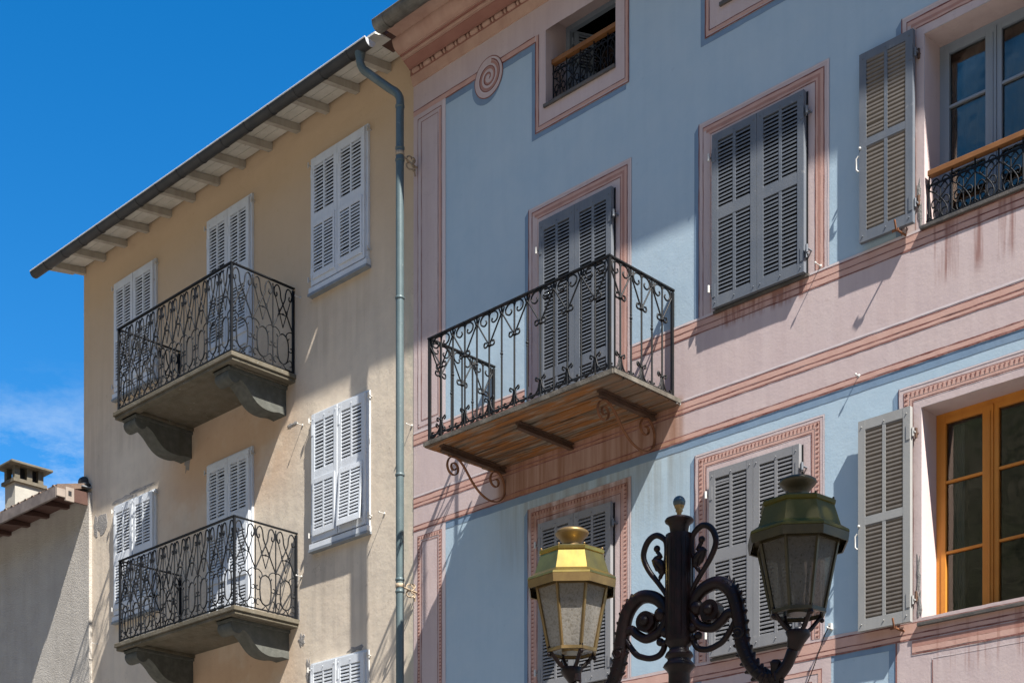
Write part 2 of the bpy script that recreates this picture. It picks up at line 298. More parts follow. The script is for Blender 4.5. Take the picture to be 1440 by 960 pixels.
def smooth(pts,n=6):
    """Catmull-Rom through points of any dimension"""
    P=[pts[0]]+list(pts)+[pts[-1]]; o=[]
    for i in range(1,len(P)-2):
        for k in range(n):
            t=k/n; o.append(tuple(.5*((2*b)+(-a+c)*t+(2*a-5*b+4*c-d)*t*t+(-a+3*b-3*c+d)*t**3) for a,b,c,d in zip(P[i-1],P[i],P[i+1],P[i+2])))
    o.append(tuple(pts[-1])); return o

# ------------------------------------------------------------------ setting
g=MB(); g.add([(-900,-900,0),(900,-900,0),(900,900,0),(-900,900,0)],[(0,1,2,3)],'ground'); tag(g.build('ground'),kind='structure')
def hill(name,a0,a1,R,H,seed):
    rnd=random.Random(seed); b=MB(); na=70; nr=12; vs=[]
    ph=[rnd.uniform(0,6) for _ in range(6)]
    for j in range(nr+1):
        for i in range(na+1):
            a=math.radians(a0+(a1-a0)*i/na); t=j/nr
            h=H*(1+.16*math.sin(a*5+ph[0])+.08*math.sin(a*13+ph[1])+.04*math.sin(a*31+ph[2]))*(1-(1-t)**1.7)
            r=R+t*R*.55
            vs.append((r*math.cos(a),r*math.sin(a),h+rnd.uniform(-2,2)*t))
    b.add(vs,[(j*(na+1)+i,j*(na+1)+i+1,(j+1)*(na+1)+i+1,(j+1)*(na+1)+i) for j in range(nr) for i in range(na)],'hill',True)
    tag(b.build(name),kind='structure')
hill('hills',118,175,330,118,3)
hill('hills',188,345,230,172,5)

# ------------------------------------------------------------------ common architectural pieces
def wall_grid(b,x0,x1,z0,z1,holes,m,depth,mr,y=0):
    """front sheet at y with rectangular openings and their reveals"""
    xs=sorted({x0,x1,*[h[0] for h in holes],*[h[1] for h in holes]}); zs=sorted({z0,z1,*[h[2] for h in holes],*[h[3] for h in holes]})
    for i in range(len(xs)-1):
        for j in range(len(zs)-1):
            cx=(xs[i]+xs[i+1])/2; cz=(zs[j]+zs[j+1])/2
            if any(h[0]<cx<h[1] and h[2]<cz<h[3] for h in holes): continue
            b.add([(xs[i],y,zs[j]),(xs[i+1],y,zs[j]),(xs[i+1],y,zs[j+1]),(xs[i],y,zs[j+1])],[(0,1,2,3)],m)
    for a,c,d,e in [h[:4] for h in holes]:
        Y=y+depth
        b.add([(a,y,d),(a,Y,d),(a,Y,e),(a,y,e)],[(0,1,2,3)],mr)
        b.add([(c,y,d),(c,Y,d),(c,Y,e),(c,y,e)],[(3,2,1,0)],mr)
        b.add([(a,y,d),(c,y,d),(c,Y,d),(a,Y,d)],[(0,1,2,3)],mr)
        b.add([(a,y,e),(c,y,e),(c,Y,e),(a,Y,e)],[(3,2,1,0)],mr)
        b.box(a-.4,c+.4,Y+1.2,Y+1.25,d-.4,e+.4,'dark')   # back of the dark room
        b.box(a-.45,a-.4,Y,Y+1.25,d-.4,e+.4,'dark'); b.box(c+.4,c+.45,Y,Y+1.25,d-.4,e+.4,'dark')
        b.box(a-.4,c+.4,Y,Y+1.2,d-.45,d-.4,'dark'); b.box(a-.4,c+.4,Y,Y+1.2,e+.4,e+.45,'dark')
        # ring closing the gap between reveal and room
        b.box(a-.4,a,Y,Y+.02,d-.4,e+.4,'dark'); b.box(c,c+.4,Y,Y+.02,d-.4,e+.4,'dark'); b.box(a,c,Y,Y+.02,d-.4,d,'dark'); b.box(a,c,Y,Y+.02,e,e+.4,'dark')
def louvres(b,x0,x1,z0,z1,y0,y1,m,pitch,flip=False):
    """tilted slats filling x0..x1, z0..z1 between depths y0 (outer, smaller) and y1"""
    n=max(1,int(round((z1-z0)/pitch))); p=(z1-z0)/n; t=p*.225
    for i in range(n):
        zc=z0+(i+.5)*p+random.uniform(-.0008,.0008); dz=p*.31
        if random.random()<.012: zc-=p*.25
        dz+=p*random.uniform(-.05,.05)
        a,c=(zc-dz,zc+dz) if not flip else (zc+dz,zc-dz)
        jl=random.uniform(-.0015,.0015)
        vs=[(x0,y0,a-t),(x1,y0,a-t+jl),(x1,y1,c-t+jl),(x0,y1,c-t),(x0,y0,a+t),(x1,y0,a+t+jl),(x1,y1,c+t+jl),(x0,y1,c+t)]
        b.hexa(vs,m)
def leaf(W,H,panels,m,ms,stile,pitch,T=.038,flip=False,mull=.028,flap=None,hinge='L'):
    """louvred shutter leaf, local coords x 0..W, y -T..0, z 0..H; panels = [(z0,z1)] louvre fields"""
    b=MB(); zs=[0]
    b.box(0,stile,-T,0,0,H,m); b.box(W-stile,W,-T,0,0,H,m)
    e=sorted(panels); cuts=[0]+[v for p in e for v in p]+[H]
    for i in range(0,len(cuts),2): b.box(stile,W-stile,-T+.001,-.001,cuts[i],cuts[i+1],m)
    for k,(z0,z1) in enumerate(e):
        if flap and k==flap[0]:
            # projecting lower flap hung from its top rail
            an=flap[1]; pz=z1+.02; F=.012
            fb=MB(); fx0=stile*.55; fx1=W-stile*.55; fz0=z0-.035; fz1=z1+.025; s=.03
            fb.box(fx0,fx0+s,-T-F,-T,fz0,fz1,m); fb.box(fx1-s,fx1,-T-F,-T,fz0,fz1,m); fb.box(fx0+s,fx1-s,-T-F,-T-.001,fz0,z0+.02,m); fb.box(fx0+s,fx1-s,-T-F,-T-.001,z1-.03,fz1,m)
            fb.box(W/2-mull/2,W/2+mull/2,-T-F+.001,-T-.002,z0+.02,z1-.03,m)
            for a,c in ((fx0+s,W/2-mull/2),(W/2+mull/2,fx1-s)): louvres(fb,a,c,z0+.02,z1-.03,-T-F+.002,-T+.012,ms,pitch,flip)
            ca,sa=math.cos(an),math.sin(an)
            fb.v=[(x,(y+T)*ca+(z-pz)*sa-T,pz+(z-pz)*ca-(y+T)*sa) for x,y,z in fb.v]
            k0=len(b.v); b.v+=fb.v
            for f,mm,sm in zip(fb.f,fb.m,fb.s): b.f.append([k0+i for i in f]); b.m.append(b.mi(fb.mats[mm])); b.s.append(sm)
        else:
            b.box(W/2-mull/2,W/2+mull/2,-T+.002,-.002,z0,z1,m)
            for a,c in ((stile,W/2-mull/2),(W/2+mull/2,W-stile)): louvres(b,a,c,z0,z1,-T+.004,-.004,ms,pitch,flip)
    # strap hinges, bolts
    hx=(0,.0) if hinge=='L' else (W,W)
    for z in (H*.10,H*.88):
        x=hx[0]; sgn=1 if hinge=='L' else -1
        b.box(min(x,x+sgn*.035),max(x,x+sgn*.035),-T-.004,-T+.002,z-.06,z+.06,m)
        b.tube([(x-sgn*.012,-T*.5,z-.035),(x-sgn*.012,-T*.5,z+.035)],.010,m,6)
        b.box(min(x-sgn*.03,x-sgn*.004),max(x-sgn*.03,x-sgn*.004),-T*.5-.006,.0,z-.006,z+.006,m)
    for z in (H*.03,H*.97):
        for x in (stile*.5,W/2,W-stile*.5): b.ball((x,-T-.002,z),.006,m,6,4)
    return b
def strip(b,pts,wd,m,y,close=False,seed=0):
    """painted stripe following a polyline (x,z) with width wd to the LEFT of travel; slightly hand-painted edges"""
    rnd=random.Random(seed+len(b.v)); n=len(pts); P=list(pts)
    off=[]
    for i in range(n):
        a=Vector(P[i-1]) if (i>0 or close) else None; c=Vector(P[(i+1)%n]) if (i<n-1 or close) else None; q=Vector(P[i])
        d1=(q-a).normalized() if a is not None else None; d2=(c-q).normalized() if c is not None else None
        n1=Vector((-d1.y,d1.x)) if d1 is not None else None; n2=Vector((-d2.y,d2.x)) if d2 is not None else None
        if n1 is None: o=n2
        elif n2 is None: o=n1
        else:
            o=n1+n2; o=o/max(.3,(o.length_squared/2))
        off.append(q+o*wd)
    seg=n if close else n-1
    for i in range(seg):
        a=Vector(P[i]); c=Vector(P[(i+1)%n]); a2=off[i]; c2=off[(i+1)%n]
        k=max(1,int((c-a).length/.09)); vs=[]
        for j in range(k+1):
            t=j/k; w0=0 if j in(0,k) else rnd.uniform(-.0026,.0026); w1=0 if j in(0,k) else rnd.uniform(-.0026,.0026)
            nn=(a2-a).normalized()
            p=a.lerp(c,t)+nn*w0; q=a2.lerp(c2,t)+nn*w1
            vs+=[(p.x,y,p.y),(q.x,y,q.y)]
        b.add(vs,[(2*j,2*j+2,2*j+3,2*j+1) for j in range(k)],m)
def rect(b,x0,x1,z0,z1,m,y): strip(b,[(x0,z0),(x1,z0)],z1-z0,m,y)
# ------------------------------------------------------------------ ochre building
YB=thing('ochre_building','ochre rendered apartment building with pale shutters and two dark iron balconies','building',(-3.5,0,0))
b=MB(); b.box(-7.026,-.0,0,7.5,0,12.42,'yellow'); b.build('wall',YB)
# patches of bare mortar and flaked render, each an uneven thin layer
def patch(b,cx,cz,rx,rz,m,y=-.004,seed=1,n=15,jag=.25,own=None,name='bare_patch'):
    if own is not None: b=MB()
    r=random.Random(seed); pts=[]
    for k in range(n):
        a=2*PI*k/n; q=1+r.uniform(-jag,jag); pts.append((cx+rx*q*math.cos(a),cz+rz*q*math.sin(a)))
    vs=[(cx,y-.003,cz)]+[(p[0],y,p[1]) for p in pts]+[(cx+(p[0]-cx)*1.03,.0,cz+(p[1]-cz)*1.03) for p in pts]
    b.add(vs,[(0,1+k,1+(k+1)%n) for k in range(n)]+[(1+k,1+n+k,1+n+(k+1)%n,1+(k+1)%n) for k in range(n)],m)
    if own is not None: b.build(name,own,(cx,0,cz))
b=MB()
patch(b,-6.50,8.52,.13,.17,'mortar',seed=4,jag=.3,own=YB); patch(b,-6.70,8.52,.06,.17,'mortar',seed=7,own=YB)
for i,(x,z,rx,rz) in enumerate([(-6.0,8.73,.2,.035),(-5.5,8.76,.3,.025),(-4.42,8.86,.05,.12),(-2.2,8.72,.09,.025),(-2.1,6.9,.03,.12),(-2.0,6.1,.05,.07),(-1.86,5.72,.05,.14),(-1.0,5.83,.12,.03),(-2.05,6.45,.02,.18),(-4.4,5.95,.05,.12)]):
    patch(b,x,z,rx,rz,'mortar',seed=20+i,jag=.45,own=YB)
# roof and eaves
b=MB()
sl=.19
def eave_z(y): return 12.27-(-y)*sl*.9
for k in range(4):
    y0=-.02-.137*k; y1=y0-.131; x=-7.04
    while x<.0:
        x2=min(.0,x+random.choice((1.6,2.2,2.7)))
        j=random.uniform(-.003,.003)
        b.hexa([(x,y1,eave_z(y1)+j),(x2-.004,y1,eave_z(y1)+j),(x2-.004,y0,eave_z(y0)+j),(x,y0,eave_z(y0)+j),(x,y1,eave_z(y1)+.02),(x2-.004,y1,eave_z(y1)+.02),(x2-.004,y0,eave_z(y0)+.02),(x,y0,eave_z(y0)+.02)],'eave'); x=x2
b.build('eave_boards',YB)
for k in range(13):
    x=-.41-.5495*k
    r=MB(); h=.085; w2=.035
    pr=[(.0,eave_z(0)-.004),(-.50,eave_z(-.5)-.004),(-.55,eave_z(-.55)-.02),(-.53,eave_z(-.53)-h),(0,eave_z(0)-h-.01)]
    r.prism(pr,'x',x-w2,x+w2,'rafter'); r.build('rafter',YB,(x,0,12.2),bevel=.004)
b=MB(); b.prism([(-.50,12.205),(-.50,12.22),(3.8,13.62),(3.8,13.56)],'x',-7.33,.0,'tile'); b.prism([(3.8,13.54),(3.8,13.58),(8,12.2),(8,12.15)],'x',-7.33,.0,'tile')
for k in range(45):
    x=-7.28+.163*k
    b.tube([(x,-.44,12.25),(x,3.8,13.64)],.035,'tile',8)
b.build('roof',YB)
b=MB(); b.prism([(.0,12.285),(-.56,12.185),(-.56,12.20),(0,12.30)],'x',-7.33,-7.03,'rafter'); b.build('verge_board',YB)
def gutter(name,parent,x0,x1,yc,zc,r,m,cap,straps,rim=None):
    b=MB(); n=12; vs=[]
    out=[(yc-r*math.cos(PI*i/n),zc-r*math.sin(PI*i/n)) for i in range(n+1)]; inn=[(yc-(r-.006)*math.cos(PI*i/n),zc-(r-.006)*math.sin(PI*i/n)) for i in range(n,-1,-1)]
    b.prism(out+inn,'x',x0,x1,m,False)
    b.tube([(x0,yc-r,zc+.004),(x1,yc-r,zc+.004)],.009,rim or m,6)
    for x in straps:
        o2=[(yc-(r+.005)*math.cos(PI*i/n),zc-(r+.005)*math.sin(PI*i/n)) for i in range(n+1)]; i2=[(yc-(r+.0005)*math.cos(PI*i/n),zc-(r+.0005)*math.sin(PI*i/n)) for i in range(n,-1,-1)]
        b.prism(o2+i2,'x',x-.012,x+.012,m)
    o=b.build(name,parent,((x0+x1)/2,yc,zc))
    c=MB(); c.prism(out,'x',x1,x1+.006,cap); c.build('end_cap',o)
    c=MB(); c.prism(out,'x',x0-.006,x0,m); c.build('end_cap',o)
    return o
gutter('gutter',YB,-7.30,-.02,-.612,12.085,.072,'gutter','zinc',[-.35-.47*k for k in range(15)],rim='zinc')
pw=-.31; pu=.12
path=smooth([(-.20,-.60,12.03),(-.20,-.60,11.93),(-.185,-.57,11.86),(-.15,-.52,11.82),(.0,-.37,11.67),(.08,-.325,11.60),(pu,pw,11.52),(pu,pw,11.40)],5)
b=MB(); b.lathe([(.062,.06),(.060,.02),(.048,-.03),(.046,-.05)],(-.20,-.60,12.0),'pipe',16)
b.tube(path+[(pu,pw,9.6),(pu,pw,7),(pu,pw,.2)],.044,'pipe',16)
dp=b.build('downpipe',YB,(pu,pw,.2))
for z in (11.44,10.99,10.86,9.37,7.46,6.33,6.20):
    c=MB(); c.lathe([(.045,-.016),(.051,-.010),(.051,.010),(.045,.016)],(pu,pw,z),'pipe',16,caps=False); c.build('pipe_collar',dp,(pu,pw,z))
def pipe_bracket(z):
    c=MB(); c.lathe([(.0455,-.022),(.049,-.020),(.049,.020),(.0455,.022)],(pu,pw,z),'brassy_iron',16,caps=False)
    for s in (1,-1):
        pts=arc(0,0,.018,.05,0,330,12)
        c.tube([(pu+.02-.13*.3+p[0]*.5-.02,-.13+p[0]*1.0,z+s*.035+p[1]) for p in pts],.009,'brassy_iron',5)
        pts=arc(0,0,.01,.032,180,480,10)
        c.tube([(pu-.06,-.06+p[0],z+s*.05+p[1]) for p in pts],.008,'brassy_iron',5)
    c.tube([(pu,pw,z),(pu-.04,-.14,z),(pu-.07,.0,z)],.010,'brassy_iron',6); c.tube([(pu-.06,-.06,z+.06),(pu-.08,-.02,z-.1)],.008,'brassy_iron',5)
    c.build('pipe_bracket',dp,(pu,pw,z))
M['brassy_iron']=mat('rusted_cream_bracket_iron',(.42,.34,.24),.7,.1,blotch=[(40,(.16,.09,.05),.7)])
for z in (10.93,6.265): pipe_bracket(z)
# windows with louvred shutters
def w_frame(W,H,sill=True):
    f=MB(); t=.03
    f.box(-t,0,-.03,.0,-.02,H+t,'white_sh'); f.box(W,W+t,-.03,.0,-.02,H+t,'white_sh'); f.box(0,W,-.03,.0,H,H+t,'white_sh'); f.box(0,W,-.012,.0,-.02,H,'dark')
    if sill:
        f.box(-t-.01,W+t+.01,-.065,.0,-.085,-.02,'white_sh'); f.box(-t-.02,W+t+.02,-.075,.0,-.115,-.085,'sill_zinc')
    for x in (-t-.02,W+t+.02):
        for z in ((H*.97,H*.06) if sill else (H*.97,)):
            f.tube([(x,.0,z),(x,-.06,z)],.008,'white',6); f.tube([(x,-.06,z-.03),(x,-.06,z+.03)],.010,'white',6)
    return f
M['sill_zinc']=mat('grey_lead_sill',(.20,.22,.24),.6,.2,blotch=[(9,(.30,.32,.33),.5)])
HW=1.49; WW=.972
pan=[(.10,.70),(.82,1.395)]
def yleaf(flap): return leaf(WW/2-.003,HW,pan,'white_sh','white_sh',.062,.0405,T=.036,mull=.026,flap=(0,flap))
YL=None; YF=None; YLo=None
def y_window(x0,zt,first=False,open_flap=False,lab=None):
    global YL,YF,YLo
    z0=zt-HW-.03; loc=(x0,0,z0)
    if YF is None: f=w_frame(WW,HW).build('window',YB,loc,world=False); YF=f
    else: f=copy_part(YF,YB,loc)
    for k in (0,1):
        l=(x0+k*(WW/2+.003),-.026,z0+.0)
        if open_flap and k==1: yleaf(.06).build('shutter',f,l,world=False)
        elif YL is None: YL=yleaf(0).build('shutter',f,l,world=False)
        else:
            c_=copy_part(YL,f,l)
            if k==0: c_.rotation_euler.z=-random.uniform(.004,.02)
    return f
for x0,zt in ((-1.745,11.735),(-6.12,11.745)): y_window(x0,zt)
y_window(-1.735,8.715,open_flap=True); y_window(-6.125,8.67); y_window(-1.755,5.78)
# balcony doors
dlay=None; DF=None
for zt,z0 in ((11.76,9.33),(8.635,6.39)):
    H=zt-z0; W=.90; x0=-3.885
    f=w_frame(W,H,False).build('balcony_door',YB,(x0,0,z0),world=False)
    for k in (0,1):
        leaf(W/2-.003,H,[(.10*H,.26*H),(.33*H,.58*H),(.68*H,.955*H)],'white_sh','white_sh',.06,.0405,T=.036,mull=.026,flap=(1,0)).build('shutter',f,(x0+k*(W/2+.003),-.026,z0),world=False)
# balconies
def rail_panel_scroll(b,L,H,n,P,m='iron',side=False):
    """scrolled railing field: P(x,z) -> world; n modules"""
    mw=L/n; r=.0085
    def T(pts,rr=r): b.tube([P(x,z) for x,z in pts],rr,m,5,False)
    for i in range(n):
        x=i*mw
        def X(u): return x+u*mw
        if i>0: T([(x,.03*H),(x,.97*H)],.008)
        for s in (0,1):
            def A(u): return X(u) if s==0 else X(1-u)
            # long diagonal rising into a hooked arch
            T([(A(0),.47*H),(A(.42),.72*H)]+smooth([(A(.42),.72*H),(A(.60),.83*H),(A(.64),.91*H),(A(.72),.965*H),(A(.84),.965*H),(A(.93),.92*H),(A(.93),.86*H),(A(.86),.835*H),(A(.80),.855*H),(A(.82),.885*H)],3)[1:])
            T([(A(0),.95*H),(A(.5),.50*H)],.006)
            # small double scroll at the crossing
            T(smooth([(A(.5),.655*H),(A(.36),.65*H),(A(.28),.675*H),(A(.31),.70*H),(A(.37),.69*H)],3),.0065)
            # shoulder over the oval
            T(smooth([(A(0),.47*H),(A(.14),.475*H),(A(.30),.445*H),(A(.33),.40*H),(A(.25),.375*H),(A(.19),.40*H)],3),.0065)
            # oval side
            T(smooth([(A(.5),.425*H),(A(.33),.40*H),(A(.24),.33*H),(A(.24),.18*H),(A(.33),.10*H),(A(.5),.075*H)],3))
            # little hooks beside the oval and at the foot
            T(smooth([(A(.24),.25*H),(A(.10),.24*H),(A(.04),.265*H),(A(.08),.29*H),(A(.13),.28*H)],3),.006)
            T(smooth([(A(.33),.10*H),(A(.16),.14*H),(A(.06),.12*H),(A(.07),.075*H),(A(.16),.07*H)],3),.006)
            T(smooth([(A(.5),.075*H),(A(.42),.045*H),(A(.34),.03*H)],2),.006)
        b.ball(P(X(.5),.655*H),.014,m,6,4); b.ball(P(X(0),.47*H),.014,m,6,4)
def iron_rail(parent,x0,x1,wd,z0,z1,field,nf,ns,m='iron',gap=.012):
    b=MB(); H=z1-z0
    for p in ((x0,-wd),(x1,-wd)): b.box(p[0]-.013,p[0]+.013,p[1]-.013,p[1]+.013,z0-.02,z1,m)
    for x in (x0,x1): b.box(x-.012,x+.012,-.03,.0,z0,z1-.02,m)
    # top bars
    b.box(x0-.018,x1+.018,-wd-.018,-wd+.018,z1,z1+.014,m); 
    for x in (x0,x1): b.box(x-.017,x+.017,-wd+.018,.02,z1,z1+.0135,m)
    zb=z0+gap
    b.box(x0,x1,-wd-.006,-wd+.006,zb,zb+.016,m)
    for x in (x0,x1): b.box(x-.006,x+.006,-wd+.006,0,zb,zb+.016,m)
    for k in range(1,6): 
        x=x0+(x1-x0)*k/6; b.box(x-.006,x+.006,-wd-.0062,-wd+.0062,z0-.03,z0+gap,m)
    field(b,x1-x0,H,nf,lambda x,z:(x0+x,-wd,z0+z))
    for xx in (x0,x1): field(b,wd-.02,H,ns,lambda x,z,xx=xx:(xx,-wd+x,z0+z))
    return b.build('railing',parent,((x0+x1)/2,-wd,z0))
def y_balcony(x0,x1,z):
    b=MB()
    b.box(x0,x1,-.935,.0,z-.055,z,'concrete')
    b.box(x0+.02,x1-.02,-.915,-.80,z-.095,z-.055,'concrete'); 
    for a in (x0+.02,x1-.12): b.box(a,a+.10,-.80,.0,z-.094,z-.055,'concrete')
    B=b.build('balcony',YB,((x0+x1)/2,-.45,z),bevel=.008)
    for cx in (x1-.45,x0+.13):
        c=MB(); cw=.25 
        zz=z-.055
        low=smooth([(.70,-.245),(.66,-.235),(.58,-.29),(.50,-.375),(.42,-.44),(.32,-.475),(.2,-.478),(.10,-.46),(.0,-.47)],3)
        prof=[(0,zz+.0)]+[(-.80,zz)]+[(-.80,zz-.06)]+[(-w_,zz+d_+.085) for w_,d_ in low]
        c.prism(prof,'x',cx,cx+cw,'corbel')
        c.prism([(-.765+.085*math.cos(a*PI/10),zz-.125+.085*math.sin(a*PI/10)) for a in range(20)],'x',cx-.012,cx+cw+.012,'corbel',True)
        c.box(cx-.05,cx+cw+.05,-.875,.0,zz-.040,zz-.001,'concrete'); c.box(cx-.03,cx+cw+.03,-.85,.0,zz-.080,zz-.041,'corbel')
        c.build('corbel',B,(cx+cw/2,0,zz-.2),bevel=.006)
    iron_rail(B,x0+.10,x1-.045,.905,z+.01,z+1.03,rail_panel_scroll,10,3)
    return B
y_balcony(-4.69,-2.10,9.30); y_balcony(-4.66,-2.045,6.355)
# small iron hooks and stubs in the ochre wall
def hook(parent,x,z,L=.08,m='white',r=.0045,name='wall_hook'):
    c=MB(); c.tube([(x,0,z),(x,-L,z)],r,m,6); c.lathe([(.003,-.010),(.009,-.005),(.009,.005),(.003,.010)],(x,-L,z),m,8)
    c.ball((x,-.004,z),.016,m,8,5,(1,.4,1)); c.build(name,parent,(x,0,z))
for x,z in ((-.49,7.26),(-1.98,8.66),(-2.02,10.19),(-6.66,6.86),(-2.0,6.86),(-.03,8.12)): hook(YB,x,z)

# ------------------------------------------------------------------ blue and pink painted building
BB=thing('blue_building','pale blue and pink building with painted window surrounds and grey shutters','building',(4.5,0,0))
XE=9.6
UL=(1.99,2.915,10.80,11.72); UC=(4.18,5.16,10.80,11.72); UQ=(6.2,7.2,10.80,11.72); UR=(6.209,7.25,8.035,9.605); LR=(6.183,7.30,4.815,6.572)
b=MB(); wall_grid(b,0,XE,0,12.3,[UL,UC,UQ,UR,LR],'blue',.36,'pink')
b.add([(0,0,0),(0,7.5,0),(0,7.5,12.3),(0,0,12.3)],[(0,1,2,3)],'yellow'); b.add([(XE,0,0),(XE,7.5,0),(XE,7.5,12.3),(XE,0,12.3)],[(0,1,2,3)],'blue'); b.add([(0,7.5,0),(XE,7.5,0),(XE,7.5,12.3),(0,7.5,12.3)],[(0,1,2,3)],'blue')
b.build('wall',BB)
S,P_,L_,D_=-.002,-.004,-.006,-.008
def bandh(b,x0,x1,rows):
    for z0,z1,m,y in rows: rect(b,x0,x1,z0,z1,m,y)
# string courses, pilaster and entablature paint
b=MB()
rect(b,0,XE,6.95,8.03,'pink',P_)
B1=[(7.998,8.008,'line',L_),(7.952,7.998,'salmon',L_),(7.940,7.950,'line',L_),(7.897,7.940,'salmon',L_),(7.882,7.894,'line',L_),(8.012,8.032,'pale',L_)]
B2=[(7.315,7.335,'pale',L_),(7.296,7.306,'line',L_),(7.250,7.296,'salmon',L_),(7.236,7.248,'line',L_),(7.212,7.236,'salmon',L_),(7.198,7.210,'line',L_)]
B3=[(6.992,7.003,'line',L_),(6.955,6.990,'salmon',L_),(6.938,6.953,'line',L_)]
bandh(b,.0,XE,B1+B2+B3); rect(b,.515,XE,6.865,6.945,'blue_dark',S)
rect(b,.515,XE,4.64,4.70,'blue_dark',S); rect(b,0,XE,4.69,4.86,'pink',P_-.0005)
bandh(b,.0,XE,[(4.825,4.834,'line',L_),(4.745,4.825,'salmon',L_),(4.735,4.746,'line',L_),(4.705,4.735,'salmon',L_),(4.688,4.703,'line',L_)])
# upper pilaster
rect(b,0,.465,8.03,11.555,'pink',P_); rect(b,.465,.515,8.03,11.50,'pale',P_)
strip(b,[(.07,8.06),(.07,11.45),(.452,11.45),(.452,8.06),(.07,8.06)],-.009,'line',L_)
strip(b,[(.128,8.13),(.128,11.40),(.40,11.40),(.40,8.13),(.128,8.13)],-.007,'line',L_)
rect(b,.412,.442,8.1,11.42,'salmon',L_); rect(b,.08,.10,8.1,11.42,'pale',L_)
# lower pilaster with a tongue pattern
rect(b,0,.465,0,6.95,'pink',P_); rect(b,.465,.515,0,6.94,'pale',P_)
def tongue(b,pts,wd,inset,pitch=.038):
    """salmon stripe with small dark ticks"""
    strip(b,pts,-wd,'salmon',L_)
    strip(b,pts,.007,'line',L_)
    for i in range(len(pts)-1):
        a=Vector(pts[i]); c=Vector(pts[i+1]); d=(c-a); Ln=d.length; d.normalize(); n=Vector((d.y,-d.x))
        k=int(Ln/pitch)
        for j in range(k):
            p=a+d*((j+.5)*Ln/k); q=.008
            v=[p+n*.006-d*q,p+n*.006+d*q,p+n*(wd*.82)+d*q*.35,p+n*(wd*.82)-d*q*.35]
            b.add([(t.x,D_,t.y) for t in v],[(0,1,2,3)],'line')
tongue(b,[(.072,1.0),(.072,6.87),(.45,6.87),(.45,1.0)],.042,0); strip(b,[(.128,1.0),(.128,6.81),(.395,6.81),(.395,1.0)],-.008,'line',L_)
# entablature
rect(b,0,XE,11.555,11.835,'pink',P_)
for a,c in ((.515,1.845),(3.085,3.989),(5.35,6.0)):
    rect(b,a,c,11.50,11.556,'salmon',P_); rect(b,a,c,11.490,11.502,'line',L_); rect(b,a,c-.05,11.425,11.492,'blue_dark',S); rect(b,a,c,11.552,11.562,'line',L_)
rect(b,.0,.515,11.552,11.562,'line',L_); rect(b,0,.515,11.50,11.552,'salmon',L_)
b.build('painted_bands',BB)
# attic window surrounds
def attic(op,x0,x1):
    b=MB(); z0=10.56
    for a,c,d,e in ((x0,op[0],z0,11.555),(op[1],x1,z0,11.555),(op[0],op[1],z0,op[2])): rect(b,a,c,d,e,'pink',P_)
    strip(b,[(x0,11.50),(x0,z0),(x1,z0),(x1,11.50)],.014,'line',L_)
    strip(b,[(x0+.045,11.555),(x0+.045,z0+.055),(x1-.045,z0+.055),(x1-.045,11.555)],.009,'line',L_)
    strip(b,[(x0+.040,11.555),(x0+.040,z0+.050),(x1-.040,z0+.050),(x1-.040,11.555)],-.024,'salmon',L_)
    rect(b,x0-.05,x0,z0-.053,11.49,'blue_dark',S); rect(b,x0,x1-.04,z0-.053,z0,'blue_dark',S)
    b.build('painted_surround',BB,((x0+x1)/2,0,11))
attic(UL,1.845,3.085); attic(UC,3.989,5.35); attic(UQ,6.0,7.4)
# painted rosette
b=MB()
def disc(b,cx,cz,r,m,y,r0=0,n=36,sx=1):
    if r0==0: b.add([(cx+r*math.cos(2*PI*k/n),y,cz+r*math.sin(2*PI*k/n)) for k in range(n)],[tuple(range(n))],m)
    else:
        vs=[(cx+q*math.cos(2*PI*k/n),y,cz+q*math.sin(2*PI*k/n)) for q in (r0,r) for k in range(n)]
        b.add(vs,[(k,(k+1)%n,n+(k+1)%n,n+k) for k in range(n)],m)
cx,cz=1.175,11.435
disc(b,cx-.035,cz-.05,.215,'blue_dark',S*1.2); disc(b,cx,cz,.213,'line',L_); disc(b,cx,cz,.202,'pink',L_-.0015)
def spiral(r0,r1,turns,wd0,wd1,m,y,ph=0,n=110):
    vs=[]
    for i in range(n+1):
        t=i/n; a=math.radians(75+ph)-2*PI*turns*t; r=r0+(r1-r0)*t; q=wd0+(wd1-wd0)*t
        vs+=[(cx+(r-q)*math.cos(a),y,cz+(r-q)*math.sin(a)),(cx+(r+q)*math.cos(a),y,cz+(r+q)*math.sin(a))]
    b.add(vs,[(2*i,2*i+1,2*i+3,2*i+2) for i in range(n)],m)
spiral(.176,.020,2.4,.0085,.006,'line',L_-.004); spiral(.150,.018,2.3,.013,.006,'salmon_mid',L_-.0025); spiral(.190,.03,2.35,.007,.005,'pale',L_-.003)
b.ball((cx,L_-.004,cz+.004),.014,'pale',8,5,(1,.3,1))
b.build('painted_rosette',BB,(cx,0,cz))
